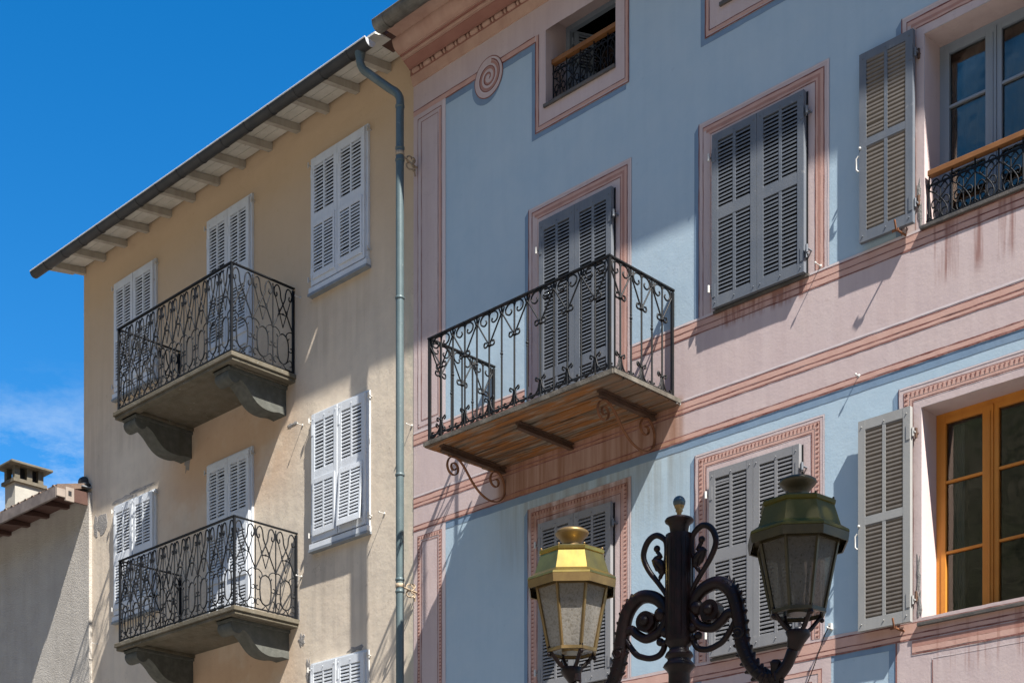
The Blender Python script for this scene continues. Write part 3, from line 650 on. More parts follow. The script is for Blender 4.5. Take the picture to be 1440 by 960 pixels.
# surrounds of the two main floors
def surround(x0,x1,z0,z1,op,style):
    b=MB()
    rect(b,x0,op[0],z0,z1,'pink',P_); rect(b,op[1],x1,z0,z1,'pink',P_); rect(b,op[0],op[1],op[3],z1,'pink',P_)
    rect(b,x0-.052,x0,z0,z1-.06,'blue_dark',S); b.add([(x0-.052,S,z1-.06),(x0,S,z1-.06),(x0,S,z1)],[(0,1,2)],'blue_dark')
    strip(b,[(x0,z0),(x0,z1)],-.008,'line',L_)
    def TR(d,wd,m): strip(b,[(x0+d,z1-d),(x1-d,z1-d),(x1-d,z0)],-wd,m,L_)
    def ALL(d,wd,m): strip(b,[(x0+d,z0),(x0+d,z1-d),(x1-d,z1-d),(x1-d,z0)],-wd,m,L_)
    if style=='plain':
        TR(.047,.011,'line'); TR(.058,.030,'salmon'); TR(.088,.026,'salmon_mid'); TR(.114,.020,'salmon'); TR(.134,.008,'line')
        strip(b,[(x0+.047,z0),(x0+.047,z1-.047)],-.007,'line',L_); strip(b,[(x0+.13,z0),(x0+.13,z1-.134)],-.006,'salmon',L_)
        TR(.004,.012,'pale')
    else:
        d=.052; tongue(b,[(x0+d,z0),(x0+d,z1-d),(x1-d,z1-d),(x1-d,z0)],.046,0,.040)
        ALL(.104,.020,'salmon'); ALL(.128,.008,'line'); ALL(.004,.010,'pale')
    b.build('painted_surround',BB,((x0+x1)/2,0,(z0+z1)/2))
W1=(1.959,2.915,7.33,9.607); W2=(4.118,5.098,8.03,9.60); W1b=(1.944,2.906,4.875,6.57); W2b=(4.085,5.05,4.875,6.56)
surround(1.75,3.115,8.03,9.83,W1,'plain'); surround(3.918,5.312,8.03,9.805,W2,'plain'); surround(6.002,7.46,8.03,9.815,UR,'plain')
surround(1.74,3.111,4.86,6.78,W1b,'tongue'); surround(3.873,5.266,4.86,6.775,W2b,'tongue'); surround(5.976,7.51,4.86,6.775,LR,'tongue')
# the door surround runs down across the string course to the balcony floor
b=MB(); rect(b,1.70,1.75,7.33,8.03,'blue_dark',L_-.001); rect(b,1.75,1.959,7.33,8.03,'pink',L_-.0015); rect(b,1.797,1.804,7.33,8.035,'line',L_-.003); b.build('painted_door_jamb',BB)
b=MB(); rect(b,2.915,3.115,7.33,8.03,'pink',L_-.0015)
for x,wd,m in ((3.057,.011,'line'),(3.027,.030,'salmon'),(3.001,.026,'salmon_mid'),(2.981,.020,'salmon')): rect(b,x,x+wd,7.33,8.035,m,L_-.003)
b.build('painted_door_jamb',BB)
# panels below the lowest string course
b=MB()
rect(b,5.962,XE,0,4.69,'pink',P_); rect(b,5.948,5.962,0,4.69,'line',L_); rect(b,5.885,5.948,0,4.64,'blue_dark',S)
strip(b,[(6.28,3),(6.28,4.52),(XE,4.52)],-.006,'pale',L_); strip(b,[(6.282,3),(6.282,4.50)],-.006,'line',D_)
bandh(b,6.10,7.6,[(4.63,4.68,'salmon_mid',D_),(4.585,4.63,'salmon',D_),(4.57,4.582,'line',D_)])
rect(b,3.95,5.33,0,4.69,'pink',P_); strip(b,[(4.02,3),(4.02,4.60),(5.24,4.60),(5.24,3)],-.01,'line',L_); strip(b,[(4.03,3),(4.03,4.59),(5.23,4.59),(5.23,3)],-.03,'salmon',L_); strip(b,[(4.12,3),(4.12,4.50),(5.14,4.50),(5.14,3)],-.008,'line',L_)
b.build('painted_panels',BB)
# cornice
b=MB()
b.prism([(0,11.835),(-.018,11.84),(-.047,11.925),(-.047,12.0),(0,12.0)],'x',0,XE,'cornice')
b.prism([(0,12.0),(-.052,12.0),(-.068,11.990),(-.072,12.004),(-.15,12.050),(-.15,12.058),(0,12.058)],'x',-.001,XE,'cornice_dk')
b.prism([(0,12.058),(-.178,12.058),(-.185,12.070),(-.185,12.083),(0,12.083)],'x',-.002,XE,'cornice')
b.prism([(0,12.083),(-.205,12.083),(-.21,12.093),(0,12.093)],'x',-.001,XE,'cornice_dk')
cy=[(0,12.093),(-.232,12.093)]+[(-w_,z_) for w_,z_ in smooth([(.235,12.10),(.262,12.112),(.288,12.135),(.306,12.17),(.314,12.205),(.308,12.25),(.285,12.30)],4)]+[(0,12.30)]
b.prism(cy,'x',-.004,XE,'cornice')
b.prism([(-.0475,11.930),(-.052,11.930),(-.052,11.998),(-.0475,11.998)],'x',0,XE,'cornice_dk')
b.build('cornice',BB,(4.8,0,12.1))
b=MB(); x=.04; k=0
while x<XE-.3:
    if k%2==0:
        Lb=.115; vs=[(x+Lb*t,-.054,11.965) for t in (0,.12,.88,1)]
        b.tube(vs,[.014,.027,.027,.014],'cornice',10)
        x+=Lb+.016
    else:
        for q in (0,): b.ball((x+.018,-.056,11.965),.026,'cornice',8,6,(.6,.9,1))
        x+=.052
    k+=1
b.build('bead_row',BB,(4.8,0,11.96))
gutter('gutter',BB,.07,XE,-.575,12.225,.088,'gutter_old','gutter_old',[.22+.62*k for k in range(15)])
b=MB(); b.prism([(-.50,12.29),(-.50,12.31),(3.8,13.8),(3.8,13.76)],'x',.0,XE,'tile'); b.prism([(3.8,13.76),(3.8,13.8),(8,12.4),(8,12.36)],'x',.0,XE,'tile')
b.box(-.004,XE,-.50,.0,12.301,12.325,'dkwood'); b.box(.072,XE,-.52,-.30,12.215,12.30,'cornice'); b.box(0,XE,0,7.5,12.3,12.36,'dkwood')
for k in range(58): b.tube([(.06+.165*k,-.45,12.33),(.06+.165*k,3.8,13.82)],.04,'tile',8)
b.build('roof',BB)
b=MB(); b.box(-.16,.07,-.42,-.16,12.215,12.26,'dkwood'); b.build('roof_junction_flashing',BB)

# grey shutters
def b_leaf(W,H,ms='grey_sh',m='grey_sh',flip=False,cut=(.44,.50),hinge='L',pitch=.0345):
    return leaf(W,H,[(.055*H,(1-cut[1])*H),((1-cut[0])*H,.955*H)],m,ms,.066,pitch,T=.040,flip=flip,mull=.03,hinge=hinge)
def closed_window(op,name='window',cut=(.44,.50),sill=True,m='grey_sh'):
    x0,x1,z0,z1=op; W=x1-x0; H=z1-z0
    f=MB(); f.box(x0-.006,x1+.006,-.012,-.0085,z0-.004,z1+.006,'dark')
    for x,s in ((x0,-1),(x1,1)):
        for z in (z0+.12*H,z0+.88*H):
            f.tube([(x+s*.035,0,z),(x+s*.035,-.075,z)],.008,'white' if s<0 else 'grey_sh',6); f.tube([(x+s*.035,-.075,z-.035),(x+s*.035,-.075,z+.03)],.012,'white' if s<0 else 'grey_sh',6)
    if sill: f.box(x0-.02,x1+.02,-.030,-.009,z0-.028,z0-.006,'sill')
    o=f.build(name,BB,(x0,0,z0))
    b_leaf(W/2-.002,H,cut=cut,hinge='L',ms=m,m=m).build('shutter',o,(x0,-.030,z0),world=False)
    b_leaf(W/2-.002,H,cut=cut,hinge='R',ms=m,m=m).build('shutter',o,(x0+W/2+.002,-.030,z0),world=False)
    return o
closed_window(W1,'balcony_door',(.67,.71),False)
closed_window(W2); closed_window(W1b,m='lit_grey_sh'); closed_window(W2b,m='lit_grey_sh')
# glazed windows
def glazed(op,m,depth,fx,rows,name='window',inner_curtain=True,top=.0):
    x0,x1,z0,z1=op; y=depth
    f=MB(); t=.045; D=.05
    f.box(x0,x0+t,y-D,y,z0,z1,m); f.box(x1-t,x1,y-D,y,z0,z1,m); f.box(x0+t,x1-t,y-D,y,z1-t,z1,m); f.box(x0+t,x1-t,y-D,y,z0,z0+t*.7,m)
    mid=fx
    f.box(mid-.028,mid+.028,y-D-.018,y-.002,z0+t*.7,z1-t,m)
    f.tube([(mid,y-D-.022,z0+.1),(mid,y-D-.022,z1-.1)],.008,m,6)
    o=f.build(name,BB,((x0+x1)/2,y,z0),bevel=.003)
    for a,c in ((x0+t,mid-.028),(mid+.028,x1-t)):
        s=MB(); q=.042; zb=z0+t*.7
        s.box(a,a+q,y-D-.006,y-.004,zb,z1-t,m); s.box(c-q,c,y-D-.006,y-.004,zb,z1-t,m); s.box(a+q,c-q,y-D-.006,y-.004,zb,zb+.07,m); s.box(a+q,c-q,y-D-.006,y-.004,z1-t-q,z1-t,m)
        for r in rows: s.box(a+q,c-q,y-D-.003,y-.01,r-.011,r+.011,m)
        sa=s.build('casement',o,((a+c)/2,y,zb),bevel=.003)
        p=MB(); p.box(a+q,c-q,y-.030,y-.026,zb+.07,z1-t-q,'glass'); p.build('pane',o,((a+c)/2,y,zb+.1))
    return o
u=glazed(UR,'greyframe',.30,6.685,[8.55,9.08]); l=glazed(LR,'orange',.29,6.665,[5.42,6.00])
def room_curtain(parent,x0,x1,z0,z1,y,m):
    b=MB(); n=60; vs=[]
    for i in range(n+1):
        x=x0+(x1-x0)*i/n; yy=y+.018*math.sin(i*1.1)+.012*math.sin(i*2.3+1)
        vs+=[(x,yy,z0),(x,yy,z1)]
    b.add(vs,[(2*i,2*i+2,2*i+3,2*i+1) for i in range(n)],m,True); b.build('curtain',parent,((x0+x1)/2,y,z0))
M['grey_curtain']=mat('shaded_grey_curtain',(.20,.18,.15),.9,streak=[((.07,.065,.055),.5)])
room_curtain(u,6.15,7.3,8.0,9.64,.46,'grey_curtain')
c=MB()
for k in range(7): c.tube([(6.27+.013*k,.40+.012*(k%2),4.85),(6.27+.012*k,.40+.012*(k%2),6.5)],.010,'curtain',6)
c.build('curtain',l,(6.3,.4,5.6))
for op in (UL,UC,UQ):
    f=MB(); x0,x1,z0,z1=op; f.box(x0,x0+.05,.30,.35,z0,z1,'greyframe'); f.box(x1-.05,x1,.30,.35,z0,z1,'greyframe'); f.box(x0+.05,x1-.05,.30,.35,z1-.05,z1,'greyframe')
    o=f.build('window',BB,((x0+x1)/2,.3,z0))
    for xx,an in ((x0+.05,62),(x1-.05,118)):
        s=leaf(.40,z1-z0-.06,[(.06,.40),(.48,.84)],'greyframe','greyframe',.05,.03,T=.03).build('shutter',o,(xx,.36,z0+.02),world=False); s.rotation_euler.z=math.radians(an)
    p=MB(); p.box(x0+.05,x1-.05,.55,.555,z0,z1,'glass'); p.build('pane',o,((x0+x1)/2,.55,z0))
    s=MB(); s.box(x0-.015,x1+.0,-.028,.36,z0-.028,z0+.004,'sill'); s.build('sill',BB,((x0+x1)/2,0,z0))
for op in (UR,LR):
    x0,x1,z0,z1=op; s=MB(); s.box(x0-.025,x1+.02,-.035,.25,z0-.026,z0+.003,'sill'); s.build('sill',BB,((x0+x1)/2,0,z0),bevel=.003)
# open shutters folded back against the wall
for (x0,x1,z0,z1,y) in ((5.648,6.145,8.072,9.645,-.036),(5.643,6.127,4.826,6.578,-.045)):
    H=z1-z0; s=b_leaf(x1-x0,H,ms='slat_br',m='grey_sh' if z0>7 else 'lit_beige_sh',flip=True,cut=(.46,.50),hinge='R')
    o=s.build('open_shutter',BB,(x0,y,z0),world=False)
    k=MB(); zz=z0+H*.50
    k.tube([(x0-.004,y-.045,zz-.19),(x0-.022,y-.05,zz-.17),(x0-.022,y-.05,zz-.08),(x0-.004,y-.045,zz-.06)],.007,'white',6); k.ball((x0+.01,y-.047,zz),.012,'white',6,5); k.build('handle',o,(x0,y,zz))
    k=MB(); k.tube([(x1-.10,-.0,z0-.05),(x1-.12,-.13,z0-.04),(x1-.13,-.135,z0+.04)],.009,'rust',6); k.box(x1-.16,x1-.10,-.128,-.118,z0-.05,z0-.03,'rust'); k.build('shutter_stay',BB,(x1-.1,0,z0))
    for zc in (z0+.12*H,z0+.88*H): k=MB(); k.tube([(x1+.02,y+.02,zc-.04),(x1+.02,y+.02,zc+.04)],.012,'rust_dk',6); k.tube([(x1+.02,y+.02,zc),(x1+.035,.02,zc)],.008,'rust_dk',6); k.build('hinge',o,(x1,y,zc))
# broken plaster edge of the lower right jamb
b=MB()
for i,(x,z,rx,rz) in enumerate([(6.166,8.30,.018,.12),(6.172,8.15,.02,.09),(6.158,5.2,.016,.16),(6.165,4.98,.02,.1)]): patch(b,x,z,rx,rz,'mortar',y=-.007,seed=60+i,jag=.5,own=BB,name='chipped_plaster')
# window guards
def guard(x0,x1,z0,z1,y,m='iron'):
    h=MB(); h.box(x0,x1,y-.030,y+.030,z1,z1+.045,'handrail'); H=h.build('window_guard',BB,((x0+x1)/2,y,z0),bevel=.004)
    b=MB(); Hh=z1-z0; n=5; mw=(x1-x0)/n
    b.box(x0,x1,y-.006,y+.006,z0+.02,z0+.034,m); b.box(x0,x1,y-.006,y+.006,z1-.075,z1-.063,m)
    for i in range(n+1):
        x=x0+i*mw
        b.tube([(x,y,z0),(x,y,z1)],.007,m,5)
        for s in (1,-1):
            b.tube([(x+s*px,y,pz) for px,pz in smooth([(0,z1-.10),(.03,z1-.05),(.065,z1-.035),(.085,z1-.06),(.07,z1-.085),(.05,z1-.075)],3)],.006,m,5,False)
            b.tube([(x+s*px,y,pz) for px,pz in smooth([(0,z0+.06),(.05,z0+.02),(.09,z0+.05),(.08,z0+.095),(.045,z0+.09)],3)],.006,m,5,False)
    for i in range(n):
        x=x0+(i+.5)*mw
        for s in (1,-1):
            b.tube([(x+s*px,y,z0+pz) for px,pz in smooth([(-.5*mw,Hh*.72),(-.2*mw,Hh*.60),(.10*mw,Hh*.42),(.30*mw,Hh*.22),(.22*mw,Hh*.06),(.02*mw,Hh*.08),(.03*mw,Hh*.18)],3)],.006,m,5,False)
            b.tube([(x+s*px,y,z0+pz) for px,pz in smooth([(0,Hh*.70),(.18*mw,Hh*.78),(.30*mw,Hh*.70),(.22*mw,Hh*.62),(.15*mw,Hh*.66)],3)],.006,m,5,False)
            b.tube([(x+s*px,y,z0+pz) for px,pz in smooth([(0,Hh*.36),(.2*mw,Hh*.50),(.38*mw,Hh*.44),(.34*mw,Hh*.32),(.25*mw,Hh*.36)],3)],.006,m,5,False)
        b.tube([(x,y,z0+.02),(x,y,z0+Hh*.70)],.006,m,5)
    b.build('ironwork',H,((x0+x1)/2,y,z0))
guard(6.235,7.24,8.05,8.435,.03); guard(2.0,2.91,10.81,11.24,.10); guard(4.19,5.15,10.81,11.24,.10)

# iron and plank balcony of the blue building
def rail_panel_heart(b,L,H,n,P,m='iron_grey'):
    mw=L/n
    def T(pts,rr=.0065): b.tube([P(x,z) for x,z in pts],rr*1.3,m,5,False)
    for i in range(n):
        x=(i+.5)*mw; T([(x,.02*H),(x,H)],.0075)       # bar with the scrolled V
        if i>0:
            xk=i*mw; T([(xk,.02*H),(xk,H)],.0075)
            for dz,r in ((.0,.016),(.03,.012),(-.03,.012),(.055,.010),(-.055,.010)): b.ball(P(xk,.555*H+dz),r,m,6,4)
        for s in (1,-1):
            T([(x,.685*H),(x+s*.47*mw,.925*H)],.0062)
            T(smooth([(x,.70*H),(x+s*.045,.675*H),(x+s*.07,.69*H),(x+s*.062,.72*H),(x+s*.038,.715*H)],3),.0065)
            T(smooth([(x,.685*H),(x+s*.03,.655*H),(x+s*.065,.645*H),(x+s*.07,.615*H),(x+s*.04,.61*H)],3),.006) if False else None
            # hearts under the top bar
            T(smooth([(x+s*.005,.965*H),(x+s*.02,.985*H),(x+s*.075,.985*H),(x+s*.115,.95*H),(x+s*.105,.905*H),(x+s*.065,.885*H),(x+s*.035,.905*H),(x+s*.045,.93*H)],3),.0065)
            T(smooth([(x+s*.47*mw,.925*H),(x+s*(.5*mw-.035),.985*H)],2),.006)
            # feet
            T(smooth([(x+s*.01,.16*H),(x+s*.035,.08*H),(x+s*.10,.03*H),(x+s*.135,.045*H),(x+s*.13,.075*H),(x+s*.11,.07*H)],3),.0065)
            T(smooth([(x,.165*H),(x+s*.03,.185*H),(x+s*.055,.20*H),(x+s*.06,.175*H),(x+s*.04,.165*H)],3),.0062)
            T([(x,.13*H),(x+s*.03,.03*H)],.005)
        b.box(*[v for v in (0,0,0,0,0,0)],m) if False else None
        p=P(x,.685*H); b.ball(p,.016,m,6,4,(1.6,1.6,.8)); b.ball(P(x,.165*H),.014,m,6,4,(1.6,1.6,.8)); 
        if i>0: b.ball(P(i*mw,.93*H),.015,m,6,4,(1.3,1.3,.8))
b=MB(); zt=7.345; x0,x1=1.225,3.695
for k in range(6):
    y1=-.955+.16*k; j=random.uniform(-.004,.004); y2=min(0,y1+.146)
    b.hexa([(x0+random.uniform(-.012,.006),y1,zt-.052+j),(x1+random.uniform(-.008,.01),y1,zt-.052+j),(x1+random.uniform(-.01,.01),y2,zt-.052+j),(x0,y2,zt-.052+j),(x0,y1,zt-.012),(x1,y1,zt-.012),(x1,y2,zt-.012),(x0,y2,zt-.012)],'planks')
BL=b.build('balcony',BB,((x0+x1)/2,-.48,zt),bevel=.003)
b=MB(); b.box(x0-.006,x1+.006,-.972,-.956,zt-.046,zt-.004,'edge_wood'); b.box(x0-.018,x0-.006,-.956,0,zt-.04,zt,'edge_wood'); b.box(x1+.006,x1+.018,-.956,0,zt-.04,zt,'edge_wood'); b.box(x0,x1,-.955,-.0,zt-.0115,zt-.002,'rust_dk'); b.build('edge_angle',BL)
iron_rail(BL,x0+.03,x1-.075,.915,zt+.012,zt+1.03,rail_panel_heart,7,3,'iron_grey',gap=.04)
for x,wout in ((1.41,.90),(2.35,.78),(3.40,.80)):
    c=MB(); c.box(x-.032,x+.032,-wout,.0,zt-.070,zt-.054,'rust_dk'); c.box(x-.007,x+.007,-wout,.0,zt-.110,zt-.070,'rust_dk'); c.box(x-.025,x+.025,-wout+.001,.0,zt-.118,zt-.110,'rust_dk'); c.build('beam',BL,(x,-.4,zt-.09))
for x in (1.41,3.40):
    c=MB()
    A_=smooth([(.655,7.095),(.690,7.065),(.735,7.075),(.745,7.12),(.700,7.175),(.615,7.185),(.560,7.155)],3)[:0]
    pts=[(.700,7.105),(.715,7.085),(.745,7.082),(.765,7.108),(.750,7.145),(.705,7.150),(.672,7.115),(.680,7.060),(.735,7.030),(.795,7.052),(.820,7.115),(.790,7.185),(.715,7.215),(.635,7.185),(.560,7.120),(.455,7.010),(.345,6.935),(.225,6.900),(.110,6.915),(.030,6.975),(.005,7.060),(.030,7.160),(.100,7.215),(.175,7.200),(.215,7.135),(.190,7.075),(.130,7.060),(.095,7.095),(.105,7.135),(.140,7.140)]
    sp=smooth(pts,4); n=len(sp)
    for dx in (0,):
        # flat strap: a thin wide section
        vs=[];P3=[Vector((0,-a,z)) for a,z in sp]
        for i,p in enumerate(P3):
            d=(P3[min(i+1,n-1)]-P3[max(0,i-1)]).normalized(); nn=Vector((0,-d.z,d.y))*.0045
            for sx in (-.013,.013):
                vs+= [p+nn+Vector((x+sx,0,0)),p-nn+Vector((x+sx,0,0))]
        fs=[]
        for i in range(n-1):
            a=4*i; e=4*(i+1)
            fs+=[(a,e,e+2,a+2),(a+1,a+3,e+3,e+1),(a,a+1,e+1,e),(a+2,e+2,e+3,a+3)]
        fs+=[(0,2,3,1),(4*n-4,4*n-3,4*n-1,4*n-2)]
        c.add(vs,fs,'rust')
    c.build('scroll_bracket',BL,(x,-.4,7.1))
for x,z,Lh in ((5.225,8.055,.085),(5.60,7.0,.05),(5.335,4.92,.07),(1.72,7.72,.06),(3.70,7.30,.05)): hook(BB,x,z,Lh)

# ------------------------------------------------------------------ low grey house on the far left
SH=thing('grey_house','low grey rough-cast house with brown eaves left of the ochre building','house',(-9.5,0,0))
b=MB(); b.box(-14,-6.80,-.05,-.001,0,9.02,'render'); b.box(-14,-7.03,0,6,0,9.02,'render'); b.build('wall',SH)
b=MB(); b.prism([(-.52,8.955),(-.52,9.03),(3,10.0),(3,9.93)],'x',-14.2,-7.035,'tile'); b.prism([(-.52,8.955),(-.52,9.03),(-.06,9.155),(-.06,9.08)],'x',-7.035,-6.84,'tile')
for k in range(30):
    x=-7.12-.2*k; b.tube([(x,-.53,8.985),(x,3,9.97)],.045,'tile',8)
b.tube([(-6.93,-.53,8.99),(-6.93,-.07,9.12)],.045,'tile',8)
b.build('roof',SH)
b=MB(); b.box(-14.2,-6.86,-.535,-.50,8.85,9.00,'fascia'); b.build('fascia',SH)
b=MB(); b.box(-14.2,-6.87,-.50,-.05,8.965,8.985,'dkwood'); b.build('eave_boards',SH)
for k in range(12):
    x=-7.38-.575*k; c=MB(); c.prism([(-.05,8.965),(-.46,8.945),(-.46,8.865),(-.05,8.955-.04)],'x',x-.045,x+.045,'dkwood'); c.build('rafter',SH,(x,-.2,8.93))
b=MB(); b.box(-6.86,-6.83,-.27,-.051,8.84,9.02,'dkwood'); b.build('verge_board',SH)
b=MB(); b.box(-6.86,-6.82,-.40,-.27,8.83,9.02,'rafter_pale'); b.box(-6.86,-6.83,-.53,-.40,8.87,8.98,'rafter_pale'); b.box(-6.821,-6.818,-.36,-.31,8.90,8.97,'dark'); b.build('verge_block',SH)
b=MB(); b.ball((-6.98,-.02,9.20),.09,'gutter',10,8,(1,1,1.0)); b.ball((-6.90,-.05,9.14),.07,'gutter',8,6,(1.3,1,.6)); b.box(-7.0,-6.80,-.15,-.001,9.085,9.10,'sill_zinc'); b.build('lead_flashing',SH)
# chimney behind the roof
CH=thing('chimney','small rendered chimney with open slots under a slab cap on the grey house roof','chimney',(-13.1,2.3,9.5))
b=MB(); cx0,cx1,cy0,cy1=-13.27,-12.90,2.0,2.55
b.box(cx0,cx1,cy0,cy1,9.3,11.20,'pale_render'); b.build('shaft',CH)
b=MB(); b.box(cx0-.05,cx1+.05,cy0-.05,cy1+.05,11.20,11.26,'concrete'); b.build('ledge',CH)
b=MB()
for x in (cx0-.01,cx1-.08): 
    for y in (cy0-.01,cy1-.10,(cy0+cy1)/2-.045): b.box(x,x+.09,y,y+.10,11.26,11.50,'concrete')
b.box(cx0+.08,cx1-.08,cy0+.1,cy1-.1,11.26,11.50,'dark'); b.build('slot_pillars',CH)
b=MB(); b.hexa([(cx0-.13,cy0-.13,11.50),(cx1+.13,cy0-.13,11.50),(cx1+.13,cy1+.13,11.50),(cx0-.13,cy1+.13,11.50),(cx0-.13,cy0-.13,11.545),(cx1+.13,cy0-.13,11.545),(cx1+.13,cy1+.13,11.545),(cx0-.13,cy1+.13,11.545)],'concrete')
b.hexa([(cx0-.05,cy0-.05,11.545),(cx1+.05,cy0-.05,11.545),(cx1+.05,cy1+.05,11.545),(cx0-.05,cy1+.05,11.545),(cx0+.12,cy0+.15,11.62),(cx1-.12,cy0+.15,11.62),(cx1-.12,cy1-.15,11.62),(cx0+.12,cy1-.15,11.62)],'concrete')
b.build('cap',CH,bevel=.01)

# ------------------------------------------------------------------ twin-arm street lamp
PX,PY=7.334,-4.659; E1=Vector((.989,.146,0)); E2=Vector((-.146,.989,0))
def A3(s,z,d=0): return Vector((PX,PY,0))+E1*s+E2*d+Vector((0,0,z))
SL=thing('street_lamp','ornate dark red-brown cast-iron street lamp with two scrolled arms and two lanterns','street lamp',(PX,PY,0))
b=MB(); c=(PX,PY,0)
prof=[(.20,0),(.20,.12),(.17,.16),(.16,.55),(.18,.60),(.13,.68),(.105,.80),(.10,1.2),(.115,1.24),(.10,1.30),(.082,1.4),(.062,2.6),(.060,3.30),(.058,3.46),(.064,3.475),(.080,3.492),(.088,3.500),(.080,3.515),(.062,3.535),(.066,3.548),(.078,3.556),(.070,3.575),(.055,3.590),(.054,3.605),(.074,3.625),(.075,3.64),(.074,4.185),(.074,4.214)]
b.lathe(prof,c,'post',32)
for k in range(16):
    a=2*PI*k/16; b.tube([(PX+.0735*math.cos(a),PY+.0735*math.sin(a),3.66),(PX+.0735*math.cos(a),PY+.0735*math.sin(a),4.19)],.0045,'post',5)
b.lathe([(.045,4.214),(.048,4.225),(.054,4.262),(.064,4.276),(.076,4.284),(.079,4.292),(.074,4.300),(.055,4.308),(.030,4.316),(.012,4.320)],c,'post',32)
b.build('post',SL)
b=MB(); b.lathe([(.012,4.320),(.013,4.335),(.021,4.345),(.018,4.352),(.025,4.362),(.028,4.372)],c,'brass_dk',16); b.build('finial_neck',SL)
b=MB(); b.ball((PX,PY,4.392),.034,'ball',20,14); b.build('finial_ball',SL)
def ornament_arm(sg):
    b=MB(); F=lambda pts,d=0:[A3(sg*s,z,d) for s,z in pts]
    main=smooth([(.085,3.80),(.100,3.851),(.152,3.898),(.227,3.916),(.289,3.888),(.335,3.825),(.365,3.70),(.381,3.572),(.430,3.459),(.505,3.378),(.575,3.368),(.634,3.420),(.660,3.470),(.676,3.520)],5)
    n=len(main); b.tube(F(main),[.030+.010*math.sin(PI*min(1,i/n*1.2))-.006*(i/n>.95) for i in range(n)],'post',14)
    # cup that carries the lantern
    b.tube([A3(sg*.672,3.50),A3(sg*.690,3.545),A3(sg*.699,3.575),A3(sg*.699,3.590)],[.034,.048,.066,.060],'post',18)
    # inner spiral ending in a boss
    b.tube(F(smooth([(.080,3.79),(.092,3.745),(.130,3.702),(.204,3.682),(.262,3.712),(.300,3.745),(.345,3.735)],5)),[.026]*40,'post',12)
    b.tube([A3(sg*.199,3.772,-.035),A3(sg*.199,3.772,.035)],.056,'post',24); b.ball(tuple(A3(sg*.199,3.772,-.035)),.030,'post',12,8); b.ball(tuple(A3(sg*.199,3.772,.035)),.030,'post',12,8)
    b.tube(F(smooth([(.143,3.772),(.150,3.735),(.190,3.712)],4)),.012,'post',8)
    b.ball(tuple(A3(sg*.110,3.80)),.042,'post',14,10)
    b.ball(tuple(A3(sg*.085,3.70)),.030,'post',12,8)
    # lower C scroll
    b.tube(F(smooth([(.350,3.735),(.335,3.690),(.276,3.610),(.230,3.584),(.178,3.571),(.125,3.580),(.096,3.612),(.094,3.645)],5)),[.017]*60,'post',10); b.ball(tuple(A3(sg*.118,3.652)),.023,'post',12,8)
    b.ball(tuple(A3(sg*.318,3.735)),.020,'post',10,8)
    b.tube([A3(sg*.08,3.64),A3(sg*.10,3.64)],.02,'post',8)
    # upper loop with its leaf
    b.tube(F(smooth([(.068,3.84),(.083,3.905),(.130,3.975),(.191,4.055),(.224,4.130),(.212,4.190),(.180,4.228),(.140,4.238),(.100,4.215),(.080,4.180),(.082,4.10),(.10,4.06)],5)),[.011+.006*math.sin(PI*i/56) for i in range(56)],'post',10)
    b.ball(tuple(A3(sg*.139,4.165)),.019,'post',12,8)
    leaf_=[(.139,4.150),(.118,4.12),(.150,4.105),(.112,4.075),(.100,4.04),(.116,4.01),(.125,3.985)]
    b.tube(F(smooth(leaf_,4)),[.011,.016,.022,.024,.020,.012,.006],'post',8)
    b.tube(F(smooth([(.150,4.10),(.135,4.06),(.118,4.03)],4)),[.020,.018,.010],'post',8)
    # acanthus relief on the outer curve
    for i in range(int(n*.30),int(n*.80),2):
        p=main[i]; q=main[min(n-1,i+2)]; d=Vector((q[0]-p[0],q[1]-p[1])).normalized(); nn=Vector((-d.y,d.x)); 
        for side in (1,-1):
            if side==-1 and i<n*.5: continue
            o=(p[0]+nn.x*.030*side,p[1]+nn.y*.030*side); e=(p[0]+nn.x*.052*side-d.x*.012,p[1]+nn.y*.052*side-d.y*.012)
            b.tube([A3(sg*o[0],o[1]),A3(sg*e[0],e[1])],[.017,.006],'post',7)
        for dd in (.026,-.026): b.tube([A3(sg*(p[0]+nn.x*.02),p[1]+nn.y*.02,dd),A3(sg*(p[0]-nn.x*.02-d.x*.02),p[1]-nn.y*.02-d.y*.02,dd*1.25)],[.012,.005],'post',6)
    pc=[(p[0],p[1]) for p in arc(.372,3.62,.010,.034,0,500,18)]
    for dd in (.034,-.034): b.tube([A3(sg*s,z,dd) for s,z in pc],.008,'post',6)
    # pendant boss under the low point
    b.lathe([(.010,-.16),(.022,-.13),(.016,-.09),(.026,-.06),(.028,.06),(.032,.075),(.020,.088)],tuple(A3(sg*.575,3.37)),'post',14)
    b.build('arm',SL,A3(sg*.1,3.8))
ornament_arm(1); ornament_arm(-1)
